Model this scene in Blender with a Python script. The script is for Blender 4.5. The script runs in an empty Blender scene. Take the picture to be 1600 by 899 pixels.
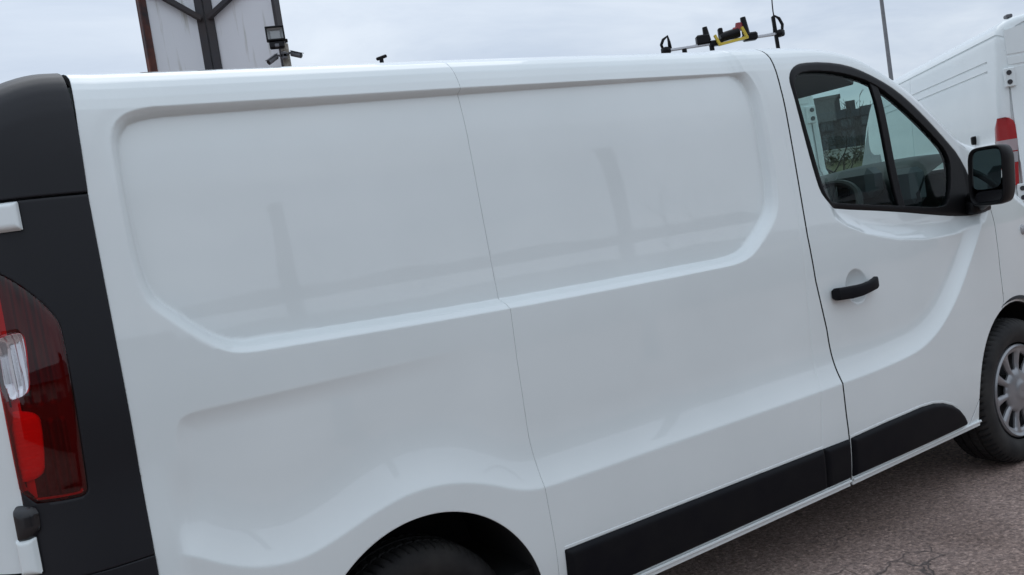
import bpy, math, random
import numpy as np
from mathutils import Vector, Matrix
rad = math.radians
SC = bpy.context.scene
COL = SC.collection
# ---------------------------------------------------------------- camera
cam = bpy.data.objects.new('camera', bpy.data.cameras.new('camera')); COL.objects.link(cam); SC.camera = cam
def cam_axes(yaw, pitch, roll):
    f = np.array([math.sin(yaw)*math.cos(pitch), math.cos(yaw)*math.cos(pitch), math.sin(pitch)])
    r0 = np.array([math.cos(yaw), -math.sin(yaw), 0]); u0 = np.cross(r0, f)
    return math.cos(roll)*r0+math.sin(roll)*u0, -math.sin(roll)*r0+math.cos(roll)*u0, f
cr, cu, cf = cam_axes(rad(33.287), rad(-3.299), rad(-8.6376))
cam.matrix_world = Matrix(((cr[0], cu[0], -cf[0], -.977), (cr[1], cu[1], -cf[1], -2.085), (cr[2], cu[2], -cf[2], 1.382), (0, 0, 0, 1)))
cam.data.sensor_width = 36; cam.data.lens = 36*1391.3/1600; cam.data.clip_start = .05; cam.data.clip_end = 2000
# ---------------------------------------------------------------- light
SUN_EL, SUN_AZ = rad(58), rad(20)          # a veiled sun behind the van, high
W = bpy.data.worlds.new('World'); SC.world = W; W.use_nodes = True
def world():
    nt = W.node_tree; N = nt.nodes; L = nt.links; N.clear()
    out = N.new('ShaderNodeOutputWorld'); bg = N.new('ShaderNodeBackground'); bg.inputs['Strength'].default_value = .1
    sky = N.new('ShaderNodeTexSky'); sky.sky_type = 'NISHITA'; sky.sun_disc = False; sky.sun_elevation = SUN_EL; sky.sun_rotation = SUN_AZ
    tc = N.new('ShaderNodeTexCoord'); sep = N.new('ShaderNodeSeparateXYZ'); L.new(tc.outputs['Generated'], sep.inputs[0])
    # clouds lie on a flat layer: divide the direction by its height
    mx = N.new('ShaderNodeMath'); mx.operation = 'MAXIMUM'; L.new(sep.outputs['Z'], mx.inputs[0]); mx.inputs[1].default_value = 0
    ad = N.new('ShaderNodeMath'); ad.operation = 'ADD'; L.new(mx.outputs[0], ad.inputs[0]); ad.inputs[1].default_value = .12
    dv = N.new('ShaderNodeVectorMath'); dv.operation = 'DIVIDE'; L.new(tc.outputs['Generated'], dv.inputs[0])
    cb = N.new('ShaderNodeCombineXYZ')
    for i in range(3): L.new(ad.outputs[0], cb.inputs[i])
    L.new(cb.outputs[0], dv.inputs[1])
    mp = N.new('ShaderNodeMapping'); mp.inputs['Scale'].default_value = (.75, 1.15, .3); mp.inputs['Rotation'].default_value = (0, 0, rad(40)); L.new(dv.outputs[0], mp.inputs['Vector'])
    n1 = N.new('ShaderNodeTexNoise'); n1.inputs['Scale'].default_value = 1.3; n1.inputs['Detail'].default_value = 7; n1.inputs['Roughness'].default_value = .55; n1.inputs['Distortion'].default_value = .4; L.new(mp.outputs[0], n1.inputs['Vector'])
    cr_ = N.new('ShaderNodeValToRGB'); e = cr_.color_ramp.elements
    e[0].position = .30; e[0].color = (4.7/8, 5.5/8, 6.75/8, 1); e[1].position = .72; e[1].color = (7.3/8, 7.95/8, 8.75/8, 1)
    L.new(n1.outputs['Fac'], cr_.inputs[0])
    sc = N.new('ShaderNodeVectorMath'); sc.operation = 'SCALE'; L.new(cr_.outputs[0], sc.inputs[0])
    zb = N.new('ShaderNodeMapRange'); L.new(sep.outputs['Z'], zb.inputs[0]); zb.inputs[1].default_value = 0; zb.inputs[2].default_value = 1; zb.inputs[3].default_value = 8*SKY_K; zb.inputs[4].default_value = 8*SKY_K*1.8
    L.new(zb.outputs[0], sc.inputs['Scale'])
    mix = N.new('ShaderNodeMix'); mix.data_type = 'RGBA'; mix.inputs['Factor'].default_value = .93
    L.new(sky.outputs[0], mix.inputs[6]); L.new(sc.outputs[0], mix.inputs[7]); L.new(mix.outputs[2], bg.inputs['Color']); L.new(bg.outputs[0], out.inputs[0])
SKY_K = .98
world()
sl = bpy.data.lights.new('sun', 'SUN'); sl.energy = .5; sl.angle = rad(50); sl.color = (1, .965, .92)
so = bpy.data.objects.new('sun', sl); COL.objects.link(so)
so.rotation_euler = Vector((math.sin(SUN_AZ)*math.cos(SUN_EL), math.cos(SUN_AZ)*math.cos(SUN_EL), math.sin(SUN_EL))).to_track_quat('Z', 'Y').to_euler()
SC.view_settings.view_transform = 'Standard'; SC.view_settings.look = 'None'; SC.view_settings.gamma = 1; SC.view_settings.exposure = 0.0
# ---------------------------------------------------------------- materials
def mat(name, col, rough=.5, metal=0, coat=0, spec=.5, noise=None, bump=None, coat_rough=.03, extra=None, coat_ior=1.5):
    m = bpy.data.materials.new(name); m.use_nodes = True; nt = m.node_tree; b = nt.nodes['Principled BSDF']
    b.inputs['Base Color'].default_value = (*col, 1); b.inputs['Roughness'].default_value = rough; b.inputs['Metallic'].default_value = metal
    b.inputs['Coat Weight'].default_value = coat; b.inputs['Coat Roughness'].default_value = coat_rough; b.inputs['Specular IOR Level'].default_value = spec
    b.inputs['Coat IOR'].default_value = coat_ior
    N = nt.nodes; L = nt.links
    tc = N.new('ShaderNodeTexCoord')
    if noise:                                   # (scale, amount, second colour, detail)
        n = N.new('ShaderNodeTexNoise'); n.inputs['Scale'].default_value = noise[0]; n.inputs['Detail'].default_value = noise[3] if len(noise) > 3 else 5; L.new(tc.outputs['Object'], n.inputs['Vector'])
        r = N.new('ShaderNodeValToRGB'); r.color_ramp.elements[0].position = .5-noise[1]; r.color_ramp.elements[1].position = .5+noise[1]
        r.color_ramp.elements[0].color = (*noise[2], 1); r.color_ramp.elements[1].color = (*col, 1); L.new(n.outputs['Fac'], r.inputs[0]); L.new(r.outputs[0], b.inputs['Base Color'])
    if bump:                                    # (scale, strength, distance)
        n = N.new('ShaderNodeTexNoise'); n.inputs['Scale'].default_value = bump[0]; n.inputs['Detail'].default_value = 6; L.new(tc.outputs['Object'], n.inputs['Vector'])
        bp = N.new('ShaderNodeBump'); bp.inputs['Strength'].default_value = bump[1]; bp.inputs['Distance'].default_value = bump[2]; L.new(n.outputs['Fac'], bp.inputs['Height']); L.new(bp.outputs[0], b.inputs['Normal'])
    if extra: extra(nt, b, tc)
    return m
def paint_extra(nt, b, tc):                      # faint road film and the slight waviness of pressed steel
    N = nt.nodes; L = nt.links
    n = N.new('ShaderNodeTexNoise'); n.inputs['Scale'].default_value = 2.2; n.inputs['Detail'].default_value = 8; L.new(tc.outputs['Object'], n.inputs['Vector'])
    r = N.new('ShaderNodeValToRGB'); r.color_ramp.elements[0].position = .3; r.color_ramp.elements[0].color = (.70, .75, .748, 1); r.color_ramp.elements[1].position = .7; r.color_ramp.elements[1].color = (.75, .80, .798, 1)
    L.new(n.outputs['Fac'], r.inputs[0]); L.new(r.outputs[0], b.inputs['Base Color'])
    w = N.new('ShaderNodeTexNoise'); w.inputs['Scale'].default_value = 1.6; w.inputs['Detail'].default_value = 2; L.new(tc.outputs['Object'], w.inputs['Vector'])
    bp = N.new('ShaderNodeBump'); bp.inputs['Strength'].default_value = .5; bp.inputs['Distance'].default_value = .006; L.new(w.outputs['Fac'], bp.inputs['Height'])
    o = N.new('ShaderNodeTexNoise'); o.inputs['Scale'].default_value = 420; L.new(tc.outputs['Object'], o.inputs['Vector'])
    bp2 = N.new('ShaderNodeBump'); bp2.inputs['Strength'].default_value = .02; bp2.inputs['Distance'].default_value = .0002; L.new(o.outputs['Fac'], bp2.inputs['Height']); L.new(bp.outputs[0], bp2.inputs['Normal'])
    L.new(bp2.outputs[0], b.inputs['Coat Normal']); L.new(bp.outputs[0], b.inputs['Normal'])
def glass_mat(name, tint, ior=1.45):
    m = bpy.data.materials.new(name); m.use_nodes = True; nt = m.node_tree; N = nt.nodes; L = nt.links; N.clear()
    out = N.new('ShaderNodeOutputMaterial'); t = N.new('ShaderNodeBsdfTransparent'); t.inputs[0].default_value = (*tint, 1)
    g = N.new('ShaderNodeBsdfGlossy'); g.inputs['Roughness'].default_value = .01; fr = N.new('ShaderNodeFresnel'); fr.inputs[0].default_value = ior
    ge = N.new('ShaderNodeNewGeometry'); mr = N.new('ShaderNodeMapRange'); L.new(ge.outputs['Backfacing'], mr.inputs[0]); mr.inputs[3].default_value = ior; mr.inputs[4].default_value = 1/ior; L.new(mr.outputs[0], fr.inputs[0])   # a thin pane: alike from both sides
    mx = N.new('ShaderNodeMixShader'); L.new(fr.outputs[0], mx.inputs[0]); L.new(t.outputs[0], mx.inputs[1]); L.new(g.outputs[0], mx.inputs[2]); L.new(mx.outputs[0], out.inputs[0])
    return m
M = {}
M['paint'] = mat('white_paint', (.78, .79, .79), .42, coat=1, coat_rough=.012, coat_ior=1.53, spec=.2, extra=paint_extra)
M['paint2'] = mat('white_van_paint', (.72, .73, .75), .35, coat=.8, spec=.3, extra=paint_extra)
M['under'] = mat('underbody_black', (.012, .012, .013), .9)
M['inner'] = mat('inner_steel', (.35, .36, .37), .6)
M['trim'] = mat('black_grained_plastic', (.004, .0045, .0075), .55, spec=.12, bump=(900, .12, .0006), noise=(7, .22, (.009, .0092, .0105), 9))
M['satin'] = mat('satin_black_panel', (.0085, .009, .012), .42, spec=.30, bump=(700, .05, .0004))
M['rubber'] = mat('black_rubber', (.006, .006, .007), .5, spec=.16)
M['gloss'] = mat('gloss_black_plastic', (.012, .012, .014), .22)
def tyre_extra(nt, b, tc):
    N = nt.nodes; L = nt.links
    n = N.new('ShaderNodeTexNoise'); n.inputs['Scale'].default_value = 9; n.inputs['Detail'].default_value = 8; L.new(tc.outputs['Object'], n.inputs['Vector'])
    r = N.new('ShaderNodeValToRGB'); r.color_ramp.elements[0].position = .35; r.color_ramp.elements[0].color = (.009, .009, .010, 1); r.color_ramp.elements[1].position = .72; r.color_ramp.elements[1].color = (.032, .031, .029, 1)
    L.new(n.outputs['Fac'], r.inputs[0]); L.new(r.outputs[0], b.inputs['Base Color'])
M['tyre'] = mat('tyre_rubber', (.022, .022, .024), .72, spec=.35, bump=(160, .25, .001), extra=tyre_extra)
M['hub'] = mat('silver_wheel_cover', (.30, .305, .32), .32, metal=.5, coat=.3, noise=(9, .25, (.22, .225, .235)))
M['steel'] = mat('dark_steel', (.05, .05, .055), .5, metal=.6)
M['alu'] = mat('aluminium', (.55, .56, .58), .35, metal=.9)
M['glass'] = glass_mat('tinted_glass', (.59, .72, .70), 1.19)
M['screen'] = glass_mat('windscreen_glass', (.76, .88, .85))
M['mirror'] = mat('mirror_glass', (.62, .66, .68), .02, metal=1)
M['dash'] = mat('grey_dashboard', (.09, .096, .105), .6, bump=(300, .2, .001))
M['dashdark'] = mat('charcoal_interior', (.012, .0125, .0145), .6)
M['lining'] = mat('pale_headlining', (.22, .23, .24), .9, bump=(220, .3, .002))
M['seat'] = mat('grey_seat_cloth', (.05, .053, .06), .9, noise=(60, .3, (.035, .037, .042)), bump=(400, .4, .002))
M['pale'] = mat('pale_paper', (.6, .6, .58), .7)
def lens(name, col, rough=.08, rib=None, trans=0, coat=.5):
    def ex(nt, b, tc):
        b.inputs['Transmission Weight'].default_value = trans
        if rib:
            N = nt.nodes; L = nt.links
            w = N.new('ShaderNodeTexWave'); w.bands_direction = rib[0]; w.inputs['Scale'].default_value = rib[1]; w.inputs['Distortion'].default_value = .2; L.new(tc.outputs['Object'], w.inputs['Vector'])
            bp = N.new('ShaderNodeBump'); bp.inputs['Strength'].default_value = rib[2]; bp.inputs['Distance'].default_value = .004; L.new(w.outputs['Fac'], bp.inputs['Height']); L.new(bp.outputs[0], b.inputs['Normal'])
    return mat(name, col, rough, coat=coat, coat_rough=.02, extra=ex)
M['red_dark'] = lens('dark_red_lens', (.050, .0012, .005), .12, ('X', 26, .06), coat=0)
M['red_bright'] = lens('bright_red_lens', (.60, .006, .008), .15, ('Z', 60, .12), coat=0)
M['red_van'] = lens('red_lamp_lens', (.33, .003, .006), .12, ('Z', 60, .15), coat=0)
M['clear'] = lens('clear_ribbed_lens', (.40, .40, .41), .12, ('X', 40, .8))
M['clear_dim'] = lens('smoked_clear_lens', (.40, .32, .33), .12, ('Z', 70, .4))
M['red_glass'] = glass_mat('red_lamp_glass', (.72, .007, .016), 1.5)
M['clear_glass'] = glass_mat('clear_lamp_glass', (.93, .93, .94), 1.5)
M['bowl_dark'] = mat('lamp_bowl', (.085, .085, .09), .3, metal=.3)
M['bowl_bright'] = mat('stop_reflector', (.92, .88, .86), .35)
M['bowl_silver'] = mat('reversing_reflector', (.72, .73, .75), .18, metal=.8)
def rust_extra(nt, b, tc):
    N = nt.nodes; L = nt.links
    n = N.new('ShaderNodeTexNoise'); n.inputs['Scale'].default_value = 2.6; n.inputs['Detail'].default_value = 9; n.inputs['Roughness'].default_value = .65; L.new(tc.outputs['Object'], n.inputs['Vector'])
    r = N.new('ShaderNodeValToRGB'); e = r.color_ramp.elements; e[0].position = .42; e[0].color = (.022, .020, .024, 1); e[1].position = .60; e[1].color = (.12, .035, .022, 1)
    L.new(n.outputs['Fac'], r.inputs[0]); L.new(r.outputs[0], b.inputs['Base Color'])
M['rust'] = mat('rusty_steel', (.06, .03, .025), .75, extra=rust_extra, bump=(40, .5, .004))
M['darkpost'] = mat('dark_painted_steel', (.026, .027, .034), .6, noise=(5, .2, (.034, .026, .026)))
def board_extra(nt, b, tc):                     # white sheet with green-brown run marks
    N = nt.nodes; L = nt.links
    mp = N.new('ShaderNodeMapping'); mp.inputs['Scale'].default_value = (14, 14, .9); L.new(tc.outputs['Object'], mp.inputs['Vector'])
    n = N.new('ShaderNodeTexNoise'); n.inputs['Scale'].default_value = 1; n.inputs['Detail'].default_value = 6; L.new(mp.outputs[0], n.inputs['Vector'])
    r = N.new('ShaderNodeValToRGB'); e = r.color_ramp.elements; e[0].position = .22; e[0].color = (.30, .29, .22, 1); e[1].position = .40; e[1].color = (.72, .74, .77, 1)
    L.new(n.outputs['Fac'], r.inputs[0]); L.new(r.outputs[0], b.inputs['Base Color'])
M['board'] = mat('weathered_white_board', (.5, .5, .5), .5, extra=board_extra)
M['grey_metal'] = mat('galvanised_post', (.16, .165, .17), .55, metal=.3, noise=(8, .3, (.11, .11, .12)))
M['concrete'] = mat('pitted_concrete', (.30, .28, .24), .9, noise=(30, .2, (.17, .14, .11)), bump=(80, .6, .006))
M['lampglass'] = mat('floodlight_reflector', (.26, .265, .265), .2, metal=.3, noise=(20, .2, (.25, .26, .26)))
M['camgrey'] = mat('camera_grey', (.10, .10, .11), .4)
M['black'] = mat('matt_black_plastic', (.006, .006, .007), .42, spec=.18)
M['yellow'] = mat('yellow_plastic', (.62, .47, .05), .45)
M['red'] = mat('dark_red_plastic', (.22, .015, .02), .4)
M['cream_wall'] = mat('pale_render', (.5, .5, .46), .9, noise=(3, .2, (.36, .36, .33)))
M['stone'] = mat('dark_stone', (.085, .08, .078), .9, noise=(1.2, .25, (.05, .047, .046), 8), bump=(3, .6, .05))
M['slate'] = mat('slate_roof', (.07, .07, .078), .7, noise=(2, .3, (.05, .05, .055)))
M['winglass'] = mat('house_window_glass', (.03, .035, .04), .05, spec=.8)
M['white'] = mat('white_painted_wood', (.7, .7, .68), .5)
M['bark'] = mat('bare_bark', (.05, .042, .036), .9, noise=(9, .25, (.03, .026, .022)), bump=(30, .7, .01))
M['wood'] = mat('weathered_timber', (.10, .085, .07), .85, noise=(4, .3, (.06, .052, .045)), bump=(40, .5, .004))
M['hedge'] = mat('winter_hedge_leaf', (.085, .075, .045), .8, noise=(.8, .25, (.05, .055, .028)))
def ground_extra(nt, b, tc):
    N = nt.nodes; L = nt.links
    def noise(s, d, r=.6):
        n = N.new('ShaderNodeTexNoise'); n.inputs['Scale'].default_value = s; n.inputs['Detail'].default_value = d; n.inputs['Roughness'].default_value = r; L.new(tc.outputs['Object'], n.inputs['Vector']); return n
    def ramp(src, p0, c0, p1, c1):
        r = N.new('ShaderNodeValToRGB'); e = r.color_ramp.elements; e[0].position = p0; e[0].color = (*c0, 1); e[1].position = p1; e[1].color = (*c1, 1); L.new(src, r.inputs[0]); return r.outputs[0]
    def mixc(f, a, c, mode='MIX'):
        m = N.new('ShaderNodeMix'); m.data_type = 'RGBA'; m.blend_type = mode
        if isinstance(f, float): m.inputs['Factor'].default_value = f
        else: L.new(f, m.inputs['Factor'])
        L.new(a, m.inputs[6]); L.new(c, m.inputs[7]); return m.outputs[2]
    big = ramp(noise(1.1, 5).outputs['Fac'], .35, (.295, .218, .186), .68, (.485, .372, .325))
    v = N.new('ShaderNodeTexVoronoi'); v.inputs['Scale'].default_value = 95; L.new(tc.outputs['Object'], v.inputs['Vector'])
    sp = N.new('ShaderNodeSeparateXYZ'); L.new(v.outputs['Color'], sp.inputs[0])
    stone = ramp(sp.outputs['X'], .0, (.45, .45, .47), 1.0, (1.55, 1.5, 1.45))
    stone.node.color_ramp.elements.new(.86).color = (1.05, 1.03, 1.0, 1)
    c = mixc(.65, big, stone, 'MULTIPLY')
    grit = ramp(noise(48, 7, .8).outputs['Fac'], .36, (.40, .38, .38), .66, (1.5, 1.5, 1.5)); c = mixc(.85, c, grit, 'MULTIPLY')
    speck = ramp(noise(120, 3, .7).outputs['Fac'], .69, (0, 0, 0), .74, (1, 1, 1))
    pale = N.new('ShaderNodeRGB'); pale.outputs[0].default_value = (.55, .51, .47, 1); c = mixc(speck, c, pale.outputs[0])
    # crazed cracks in worn patches
    wob = noise(5, 4); add = N.new('ShaderNodeVectorMath'); add.operation = 'MULTIPLY_ADD'; L.new(wob.outputs['Color'], add.inputs[0]); add.inputs[1].default_value = (.16, .16, .16); L.new(tc.outputs['Object'], add.inputs[2])
    vc = N.new('ShaderNodeTexVoronoi'); vc.feature = 'DISTANCE_TO_EDGE'; vc.inputs['Scale'].default_value = 7.5; L.new(add.outputs[0], vc.inputs['Vector'])
    ck = ramp(vc.outputs['Distance'], .012, (1, 1, 1), .05, (0, 0, 0))
    msk = ramp(noise(.9, 3).outputs['Fac'], .57, (0, 0, 0), .68, (1, 1, 1)); ckm = mixc(1.0, ck, msk, 'MULTIPLY')
    dk = N.new('ShaderNodeRGB'); dk.outputs[0].default_value = (.13, .108, .10, 1); c = mixc(ckm, c, dk.outputs[0])
    L.new(c, b.inputs['Base Color'])
    h = N.new('ShaderNodeMath'); h.operation = 'MULTIPLY_ADD'; L.new(v.outputs['Distance'], h.inputs[0]); h.inputs[1].default_value = -.5; L.new(noise(38, 8, .8).outputs['Fac'], h.inputs[2])
    h2 = N.new('ShaderNodeMath'); h2.operation = 'SUBTRACT'; L.new(h.outputs[0], h2.inputs[0]); L.new(ckm, h2.inputs[1])
    bp = N.new('ShaderNodeBump'); bp.inputs['Strength'].default_value = .7; bp.inputs['Distance'].default_value = .010; L.new(h2.outputs[0], bp.inputs['Height']); L.new(bp.outputs[0], b.inputs['Normal'])
M['ground'] = mat('worn_tarmac', (.09, .08, .075), .88, spec=.3, extra=ground_extra)
M['grass'] = mat('winter_grass', (.11, .10, .045), .95, noise=(.35, .25, (.06, .065, .03), 9), bump=(3, .8, .1))
# ---------------------------------------------------------------- mesh helpers
def link(name, me, m, parent=None, smooth=False):
    if m is not None: me.materials.append(M[m] if isinstance(m, str) else m)
    o = bpy.data.objects.new(name, me); COL.objects.link(o)
    if parent is not None: o.parent = parent
    if smooth: me.shade_smooth()
    return o
def tag(o, label=None, cat=None, group=None, kind=None):
    for k, v in (('label', label), ('category', cat), ('group', group), ('kind', kind)):
        if v: o[k] = v
    return o
def empty(name, loc=(0, 0, 0), rz=0):
    o = bpy.data.objects.new(name, None); COL.objects.link(o); o.location = loc; o.rotation_euler = (0, 0, rz); o.empty_display_size = .2; return o
def np_mesh(name, V, quads=None, tris=None):
    me = bpy.data.meshes.new(name); V = np.asarray(V, np.float32)
    q = np.zeros((0, 4), np.int32) if quads is None else np.asarray(quads, np.int32).reshape(-1, 4)
    t = np.zeros((0, 3), np.int32) if tris is None else np.asarray(tris, np.int32).reshape(-1, 3)
    me.vertices.add(len(V)); me.vertices.foreach_set('co', V.ravel())
    lv = np.concatenate([t.ravel(), q.ravel()]); me.loops.add(len(lv)); me.loops.foreach_set('vertex_index', lv)
    ls = np.concatenate([np.arange(len(t))*3, len(t)*3+np.arange(len(q))*4]).astype(np.int32)
    me.polygons.add(len(ls)); me.polygons.foreach_set('loop_start', ls)
    me.update(calc_edges=True); me.validate(); return me
class MB:
    """collects faces of one part"""
    def __init__(s): s.v = []; s.f = []
    def add(s, V, F):
        o = len(s.v); s.v += [tuple(map(float, a)) for a in V]; s.f += [tuple(i+o for i in f) for f in F]; return s
    def box(s, c, d, b=0, rot=None):
        """box with centre c and size d, edges chamfered by b"""
        x, y, z = [a/2 for a in d]; b = min(b, x*.49, y*.49, z*.49)
        if b <= 0:
            V = [(i*x, j*y, k*z) for i in (-1, 1) for j in (-1, 1) for k in (-1, 1)]
            F = [(0, 1, 3, 2), (4, 6, 7, 5), (0, 4, 5, 1), (2, 3, 7, 6), (0, 2, 6, 4), (1, 5, 7, 3)]
        else:
            V = []; idx = {}
            for i in (-1, 1):
                for j in (-1, 1):
                    for k in (-1, 1):
                        for ax in range(3):
                            p = [i*(x-b), j*(y-b), k*(z-b)]; p[ax] += (i, j, k)[ax]*b; idx[(i, j, k, ax)] = len(V); V.append(tuple(p))
            F = []
            for ax in range(3):
                a1, a2 = (ax+1) % 3, (ax+2) % 3
                for sg in (-1, 1):
                    q = []
                    for u, w in ((-1, -1), (1, -1), (1, 1), (-1, 1)):
                        t = [0, 0, 0]; t[ax] = sg; t[a1] = u; t[a2] = w; q.append(idx[(*t, ax)])
                    F.append(tuple(q if sg > 0 else q[::-1]))
                for u in (-1, 1):
                    for w in (-1, 1):       # edge along ax between faces a1, a2
                        t0 = [0, 0, 0]; t0[a1] = u; t0[a2] = w; t1 = list(t0); t0[ax] = -1; t1[ax] = 1
                        q = [idx[(*t0, a1)], idx[(*t1, a1)], idx[(*t1, a2)], idx[(*t0, a2)]]
                        F.append(tuple(q if u*w < 0 else q[::-1]))
            for i in (-1, 1):
                for j in (-1, 1):
                    for k in (-1, 1):
                        q = [idx[(i, j, k, a)] for a in range(3)]; F.append(tuple(q if i*j*k > 0 else q[::-1]))
        R_ = rot if rot is not None else Matrix.Identity(3)
        return s.add([R_ @ Vector(a)+Vector(c) for a in V], F)
    def tube(s, pts, r, n=10, cap=True):
        """tube along pts, radius r (number or list)"""
        P = [Vector(a) for a in pts]; rr = r if isinstance(r, (list, tuple)) else [r]*len(P)
        V = []; up = None
        for i, a in enumerate(P):
            d = (P[min(i+1, len(P)-1)]-P[max(i-1, 0)]).normalized()
            if up is None:
                up = d.orthogonal().normalized()
            else:
                up = (up-d*up.dot(d)); up = up.normalized() if up.length > 1e-6 else d.orthogonal().normalized()
            w = d.cross(up)
            for k in range(n):
                t = 2*math.pi*k/n; V.append(a+(up*math.cos(t)+w*math.sin(t))*rr[i])
        F = [(i*n+k, i*n+(k+1) % n, (i+1)*n+(k+1) % n, (i+1)*n+k) for i in range(len(P)-1) for k in range(n)]
        if cap: F += [tuple(range(n))[::-1], tuple((len(P)-1)*n+k for k in range(n))]
        return s.add(V, F)
    def bar(s, a, b, w, h, up=(0, 0, 1), ch=0):
        """rectangular bar from a to b; w across, h along up"""
        a, b = Vector(a), Vector(b); d = (b-a); L = d.length; d.normalize(); u = Vector(up); u = (u-d*u.dot(d)).normalized(); x = u.cross(d)
        R_ = Matrix((x, d, u)).transposed()
        return s.box((a+b)/2, (w, L, h), ch, R_)
    def lathe(s, prof, n=32, origin=(0, 0, 0), axis='z', closed=False):
        V = []
        for k in range(n):
            t = 2*math.pi*k/n; c, q = math.cos(t), math.sin(t)
            for r, h in prof:
                p = (r*c, r*q, h) if axis == 'z' else (r*c, h, r*q)
                V.append((p[0]+origin[0], p[1]+origin[1], p[2]+origin[2]))
        m = len(prof); F = []
        for k in range(n):
            for i in range(m if closed else m-1):
                a, b = k*m+i, k*m+(i+1) % m; c, d = ((k+1) % n)*m+(i+1) % m, ((k+1) % n)*m+i
                F.append((a, d, c, b) if axis == 'z' else (a, b, c, d))
        return s.add(V, F)
    def prism(s, poly, y0, y1, fn=None):
        """polygon in (x,z) between y0 and y1"""
        n = len(poly); V = [(a, y0, b) for a, b in poly]+[(a, y1, b) for a, b in poly]
        if fn: V = [fn(p) for p in V]
        F = [tuple(range(n)), tuple(range(2*n-1, n-1, -1))]+[(i, i+n, (i+1) % n+n, (i+1) % n) for i in range(n)]
        return s.add(V, F)
    def grid(s, A):
        """A: rows of equal length of points"""
        m = len(A[0]); return s.add([p for r in A for p in r], [(i*m+j, i*m+j+1, (i+1)*m+j+1, (i+1)*m+j) for i in range(len(A)-1) for j in range(m-1)])
    def build(s, name, m, parent=None, smooth=False, recalc=True):
        me = bpy.data.meshes.new(name); me.from_pydata(s.v, [], s.f); me.update()
        if recalc:
            import bmesh
            bm = bmesh.new(); bm.from_mesh(me); bmesh.ops.recalc_face_normals(bm, faces=bm.faces); bm.to_mesh(me); bm.free()
        o = link(name, me, m, parent)
        if smooth: me.shade_smooth() if smooth is True else me.shade_smooth()
        if smooth == 'auto': me.set_sharp_from_angle(angle=rad(35))
        return o
def clip(C, T, f):
    """keep the part of a triangle mesh (chart points C, triangles T) where f >= 0; edges are cut where f crosses zero"""
    ins = f >= 0; k = ins[T].sum(1); keep = [T[k == 3]]
    new = [C]; base = len(C); cache_keys = []
    def cut(a, b):
        lo, hi = np.minimum(a, b), np.maximum(a, b); return lo.astype(np.int64)*(base+1)+hi
    parts = []
    for kk in (1, 2):
        S = T[k == kk]
        if len(S) == 0: continue
        odd = ins[S] if kk == 1 else ~ins[S]
        j = odd.argmax(1); i = np.arange(len(S)); a, b, c = S[i, j], S[i, (j+1) % 3], S[i, (j+2) % 3]
        parts.append((kk, a, b, c, cut(a, b), cut(a, c)))
    if parts:
        keys = np.unique(np.concatenate([np.concatenate([p[4], p[5]]) for p in parts]))
        lo, hi = keys//(base+1), keys % (base+1); t = f[lo]/(f[lo]-f[hi]); t = np.clip(t, 1e-4, 1-1e-4)
        new.append(C[lo]+(C[hi]-C[lo])*t[:, None])
        for kk, a, b, c, kab, kac in parts:
            ab = base+np.searchsorted(keys, kab); ac = base+np.searchsorted(keys, kac)
            if kk == 1: keep.append(np.stack([a, ab, ac], 1))
            else: keep += [np.stack([ab, b, c], 1), np.stack([ab, c, ac], 1)]
    C = np.concatenate(new); T = np.concatenate(keep)
    u, inv = np.unique(T, return_inverse=True); return C[u], inv.reshape(T.shape)
def chart_mesh(us, vs, keeps):
    U, V_ = np.meshgrid(us, vs, indexing='ij'); C = np.stack([U.ravel(), V_.ravel()], 1); n = len(vs)
    i, j = np.meshgrid(np.arange(len(us)-1), np.arange(n-1), indexing='ij'); a = (i*n+j).ravel()
    alt = ((i+j) % 2 == 0).ravel()[:, None]
    T1 = np.where(alt, np.stack([a, a+n, a+n+1], 1), np.stack([a, a+n, a+1], 1)); T2 = np.where(alt, np.stack([a, a+n+1, a+1], 1), np.stack([a+n, a+n+1, a+1], 1))
    T = np.concatenate([T1, T2])
    for f in keeps:
        if len(T) == 0: break
        C, T = clip(C, T, f(C[:, 0], C[:, 1]))
    return C, T
def rim_edges(T):
    E = np.concatenate([T[:, [0, 1]], T[:, [1, 2]], T[:, [2, 0]]]); key = np.minimum(E[:, 0], E[:, 1]).astype(np.int64)*10**8+np.maximum(E[:, 0], E[:, 1])
    _, idx, cnt = np.unique(key, return_index=True, return_counts=True); return E[idx[cnt == 1]]
def flanged(P, T, Nrm, depth, lip=.0022):
    """turn the open rim of a skin over an edge and back by depth"""
    E = rim_edges(T); vid = np.unique(E); loc = np.searchsorted(vid, E)
    d = P[E[:, 1]]-P[E[:, 0]]; n = np.cross(d, Nrm[E[:, 0]]); n /= np.maximum(np.linalg.norm(n, axis=1), 1e-9)[:, None]
    out = np.zeros((len(vid), 3)); np.add.at(out, loc[:, 0], n); np.add.at(out, loc[:, 1], n); out /= np.maximum(np.linalg.norm(out, axis=1), 1e-9)[:, None]
    R1 = P[vid]+out*lip*.45-Nrm[vid]*lip*.4; R2 = P[vid]+out*lip*.6-Nrm[vid]*lip*1.6; R3 = P[vid]+out*lip*.6-Nrm[vid]*depth
    b = len(P); k = len(vid); V = np.concatenate([P, R1, R2, R3])
    Q = np.concatenate([np.stack([E[:, 1], E[:, 0], b+loc[:, 0], b+loc[:, 1]], 1)]+[np.stack([b+o*k+loc[:, 1], b+o*k+loc[:, 0], b+(o+1)*k+loc[:, 0], b+(o+1)*k+loc[:, 1]], 1) for o in (0, 1)])
    return V, Q
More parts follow.
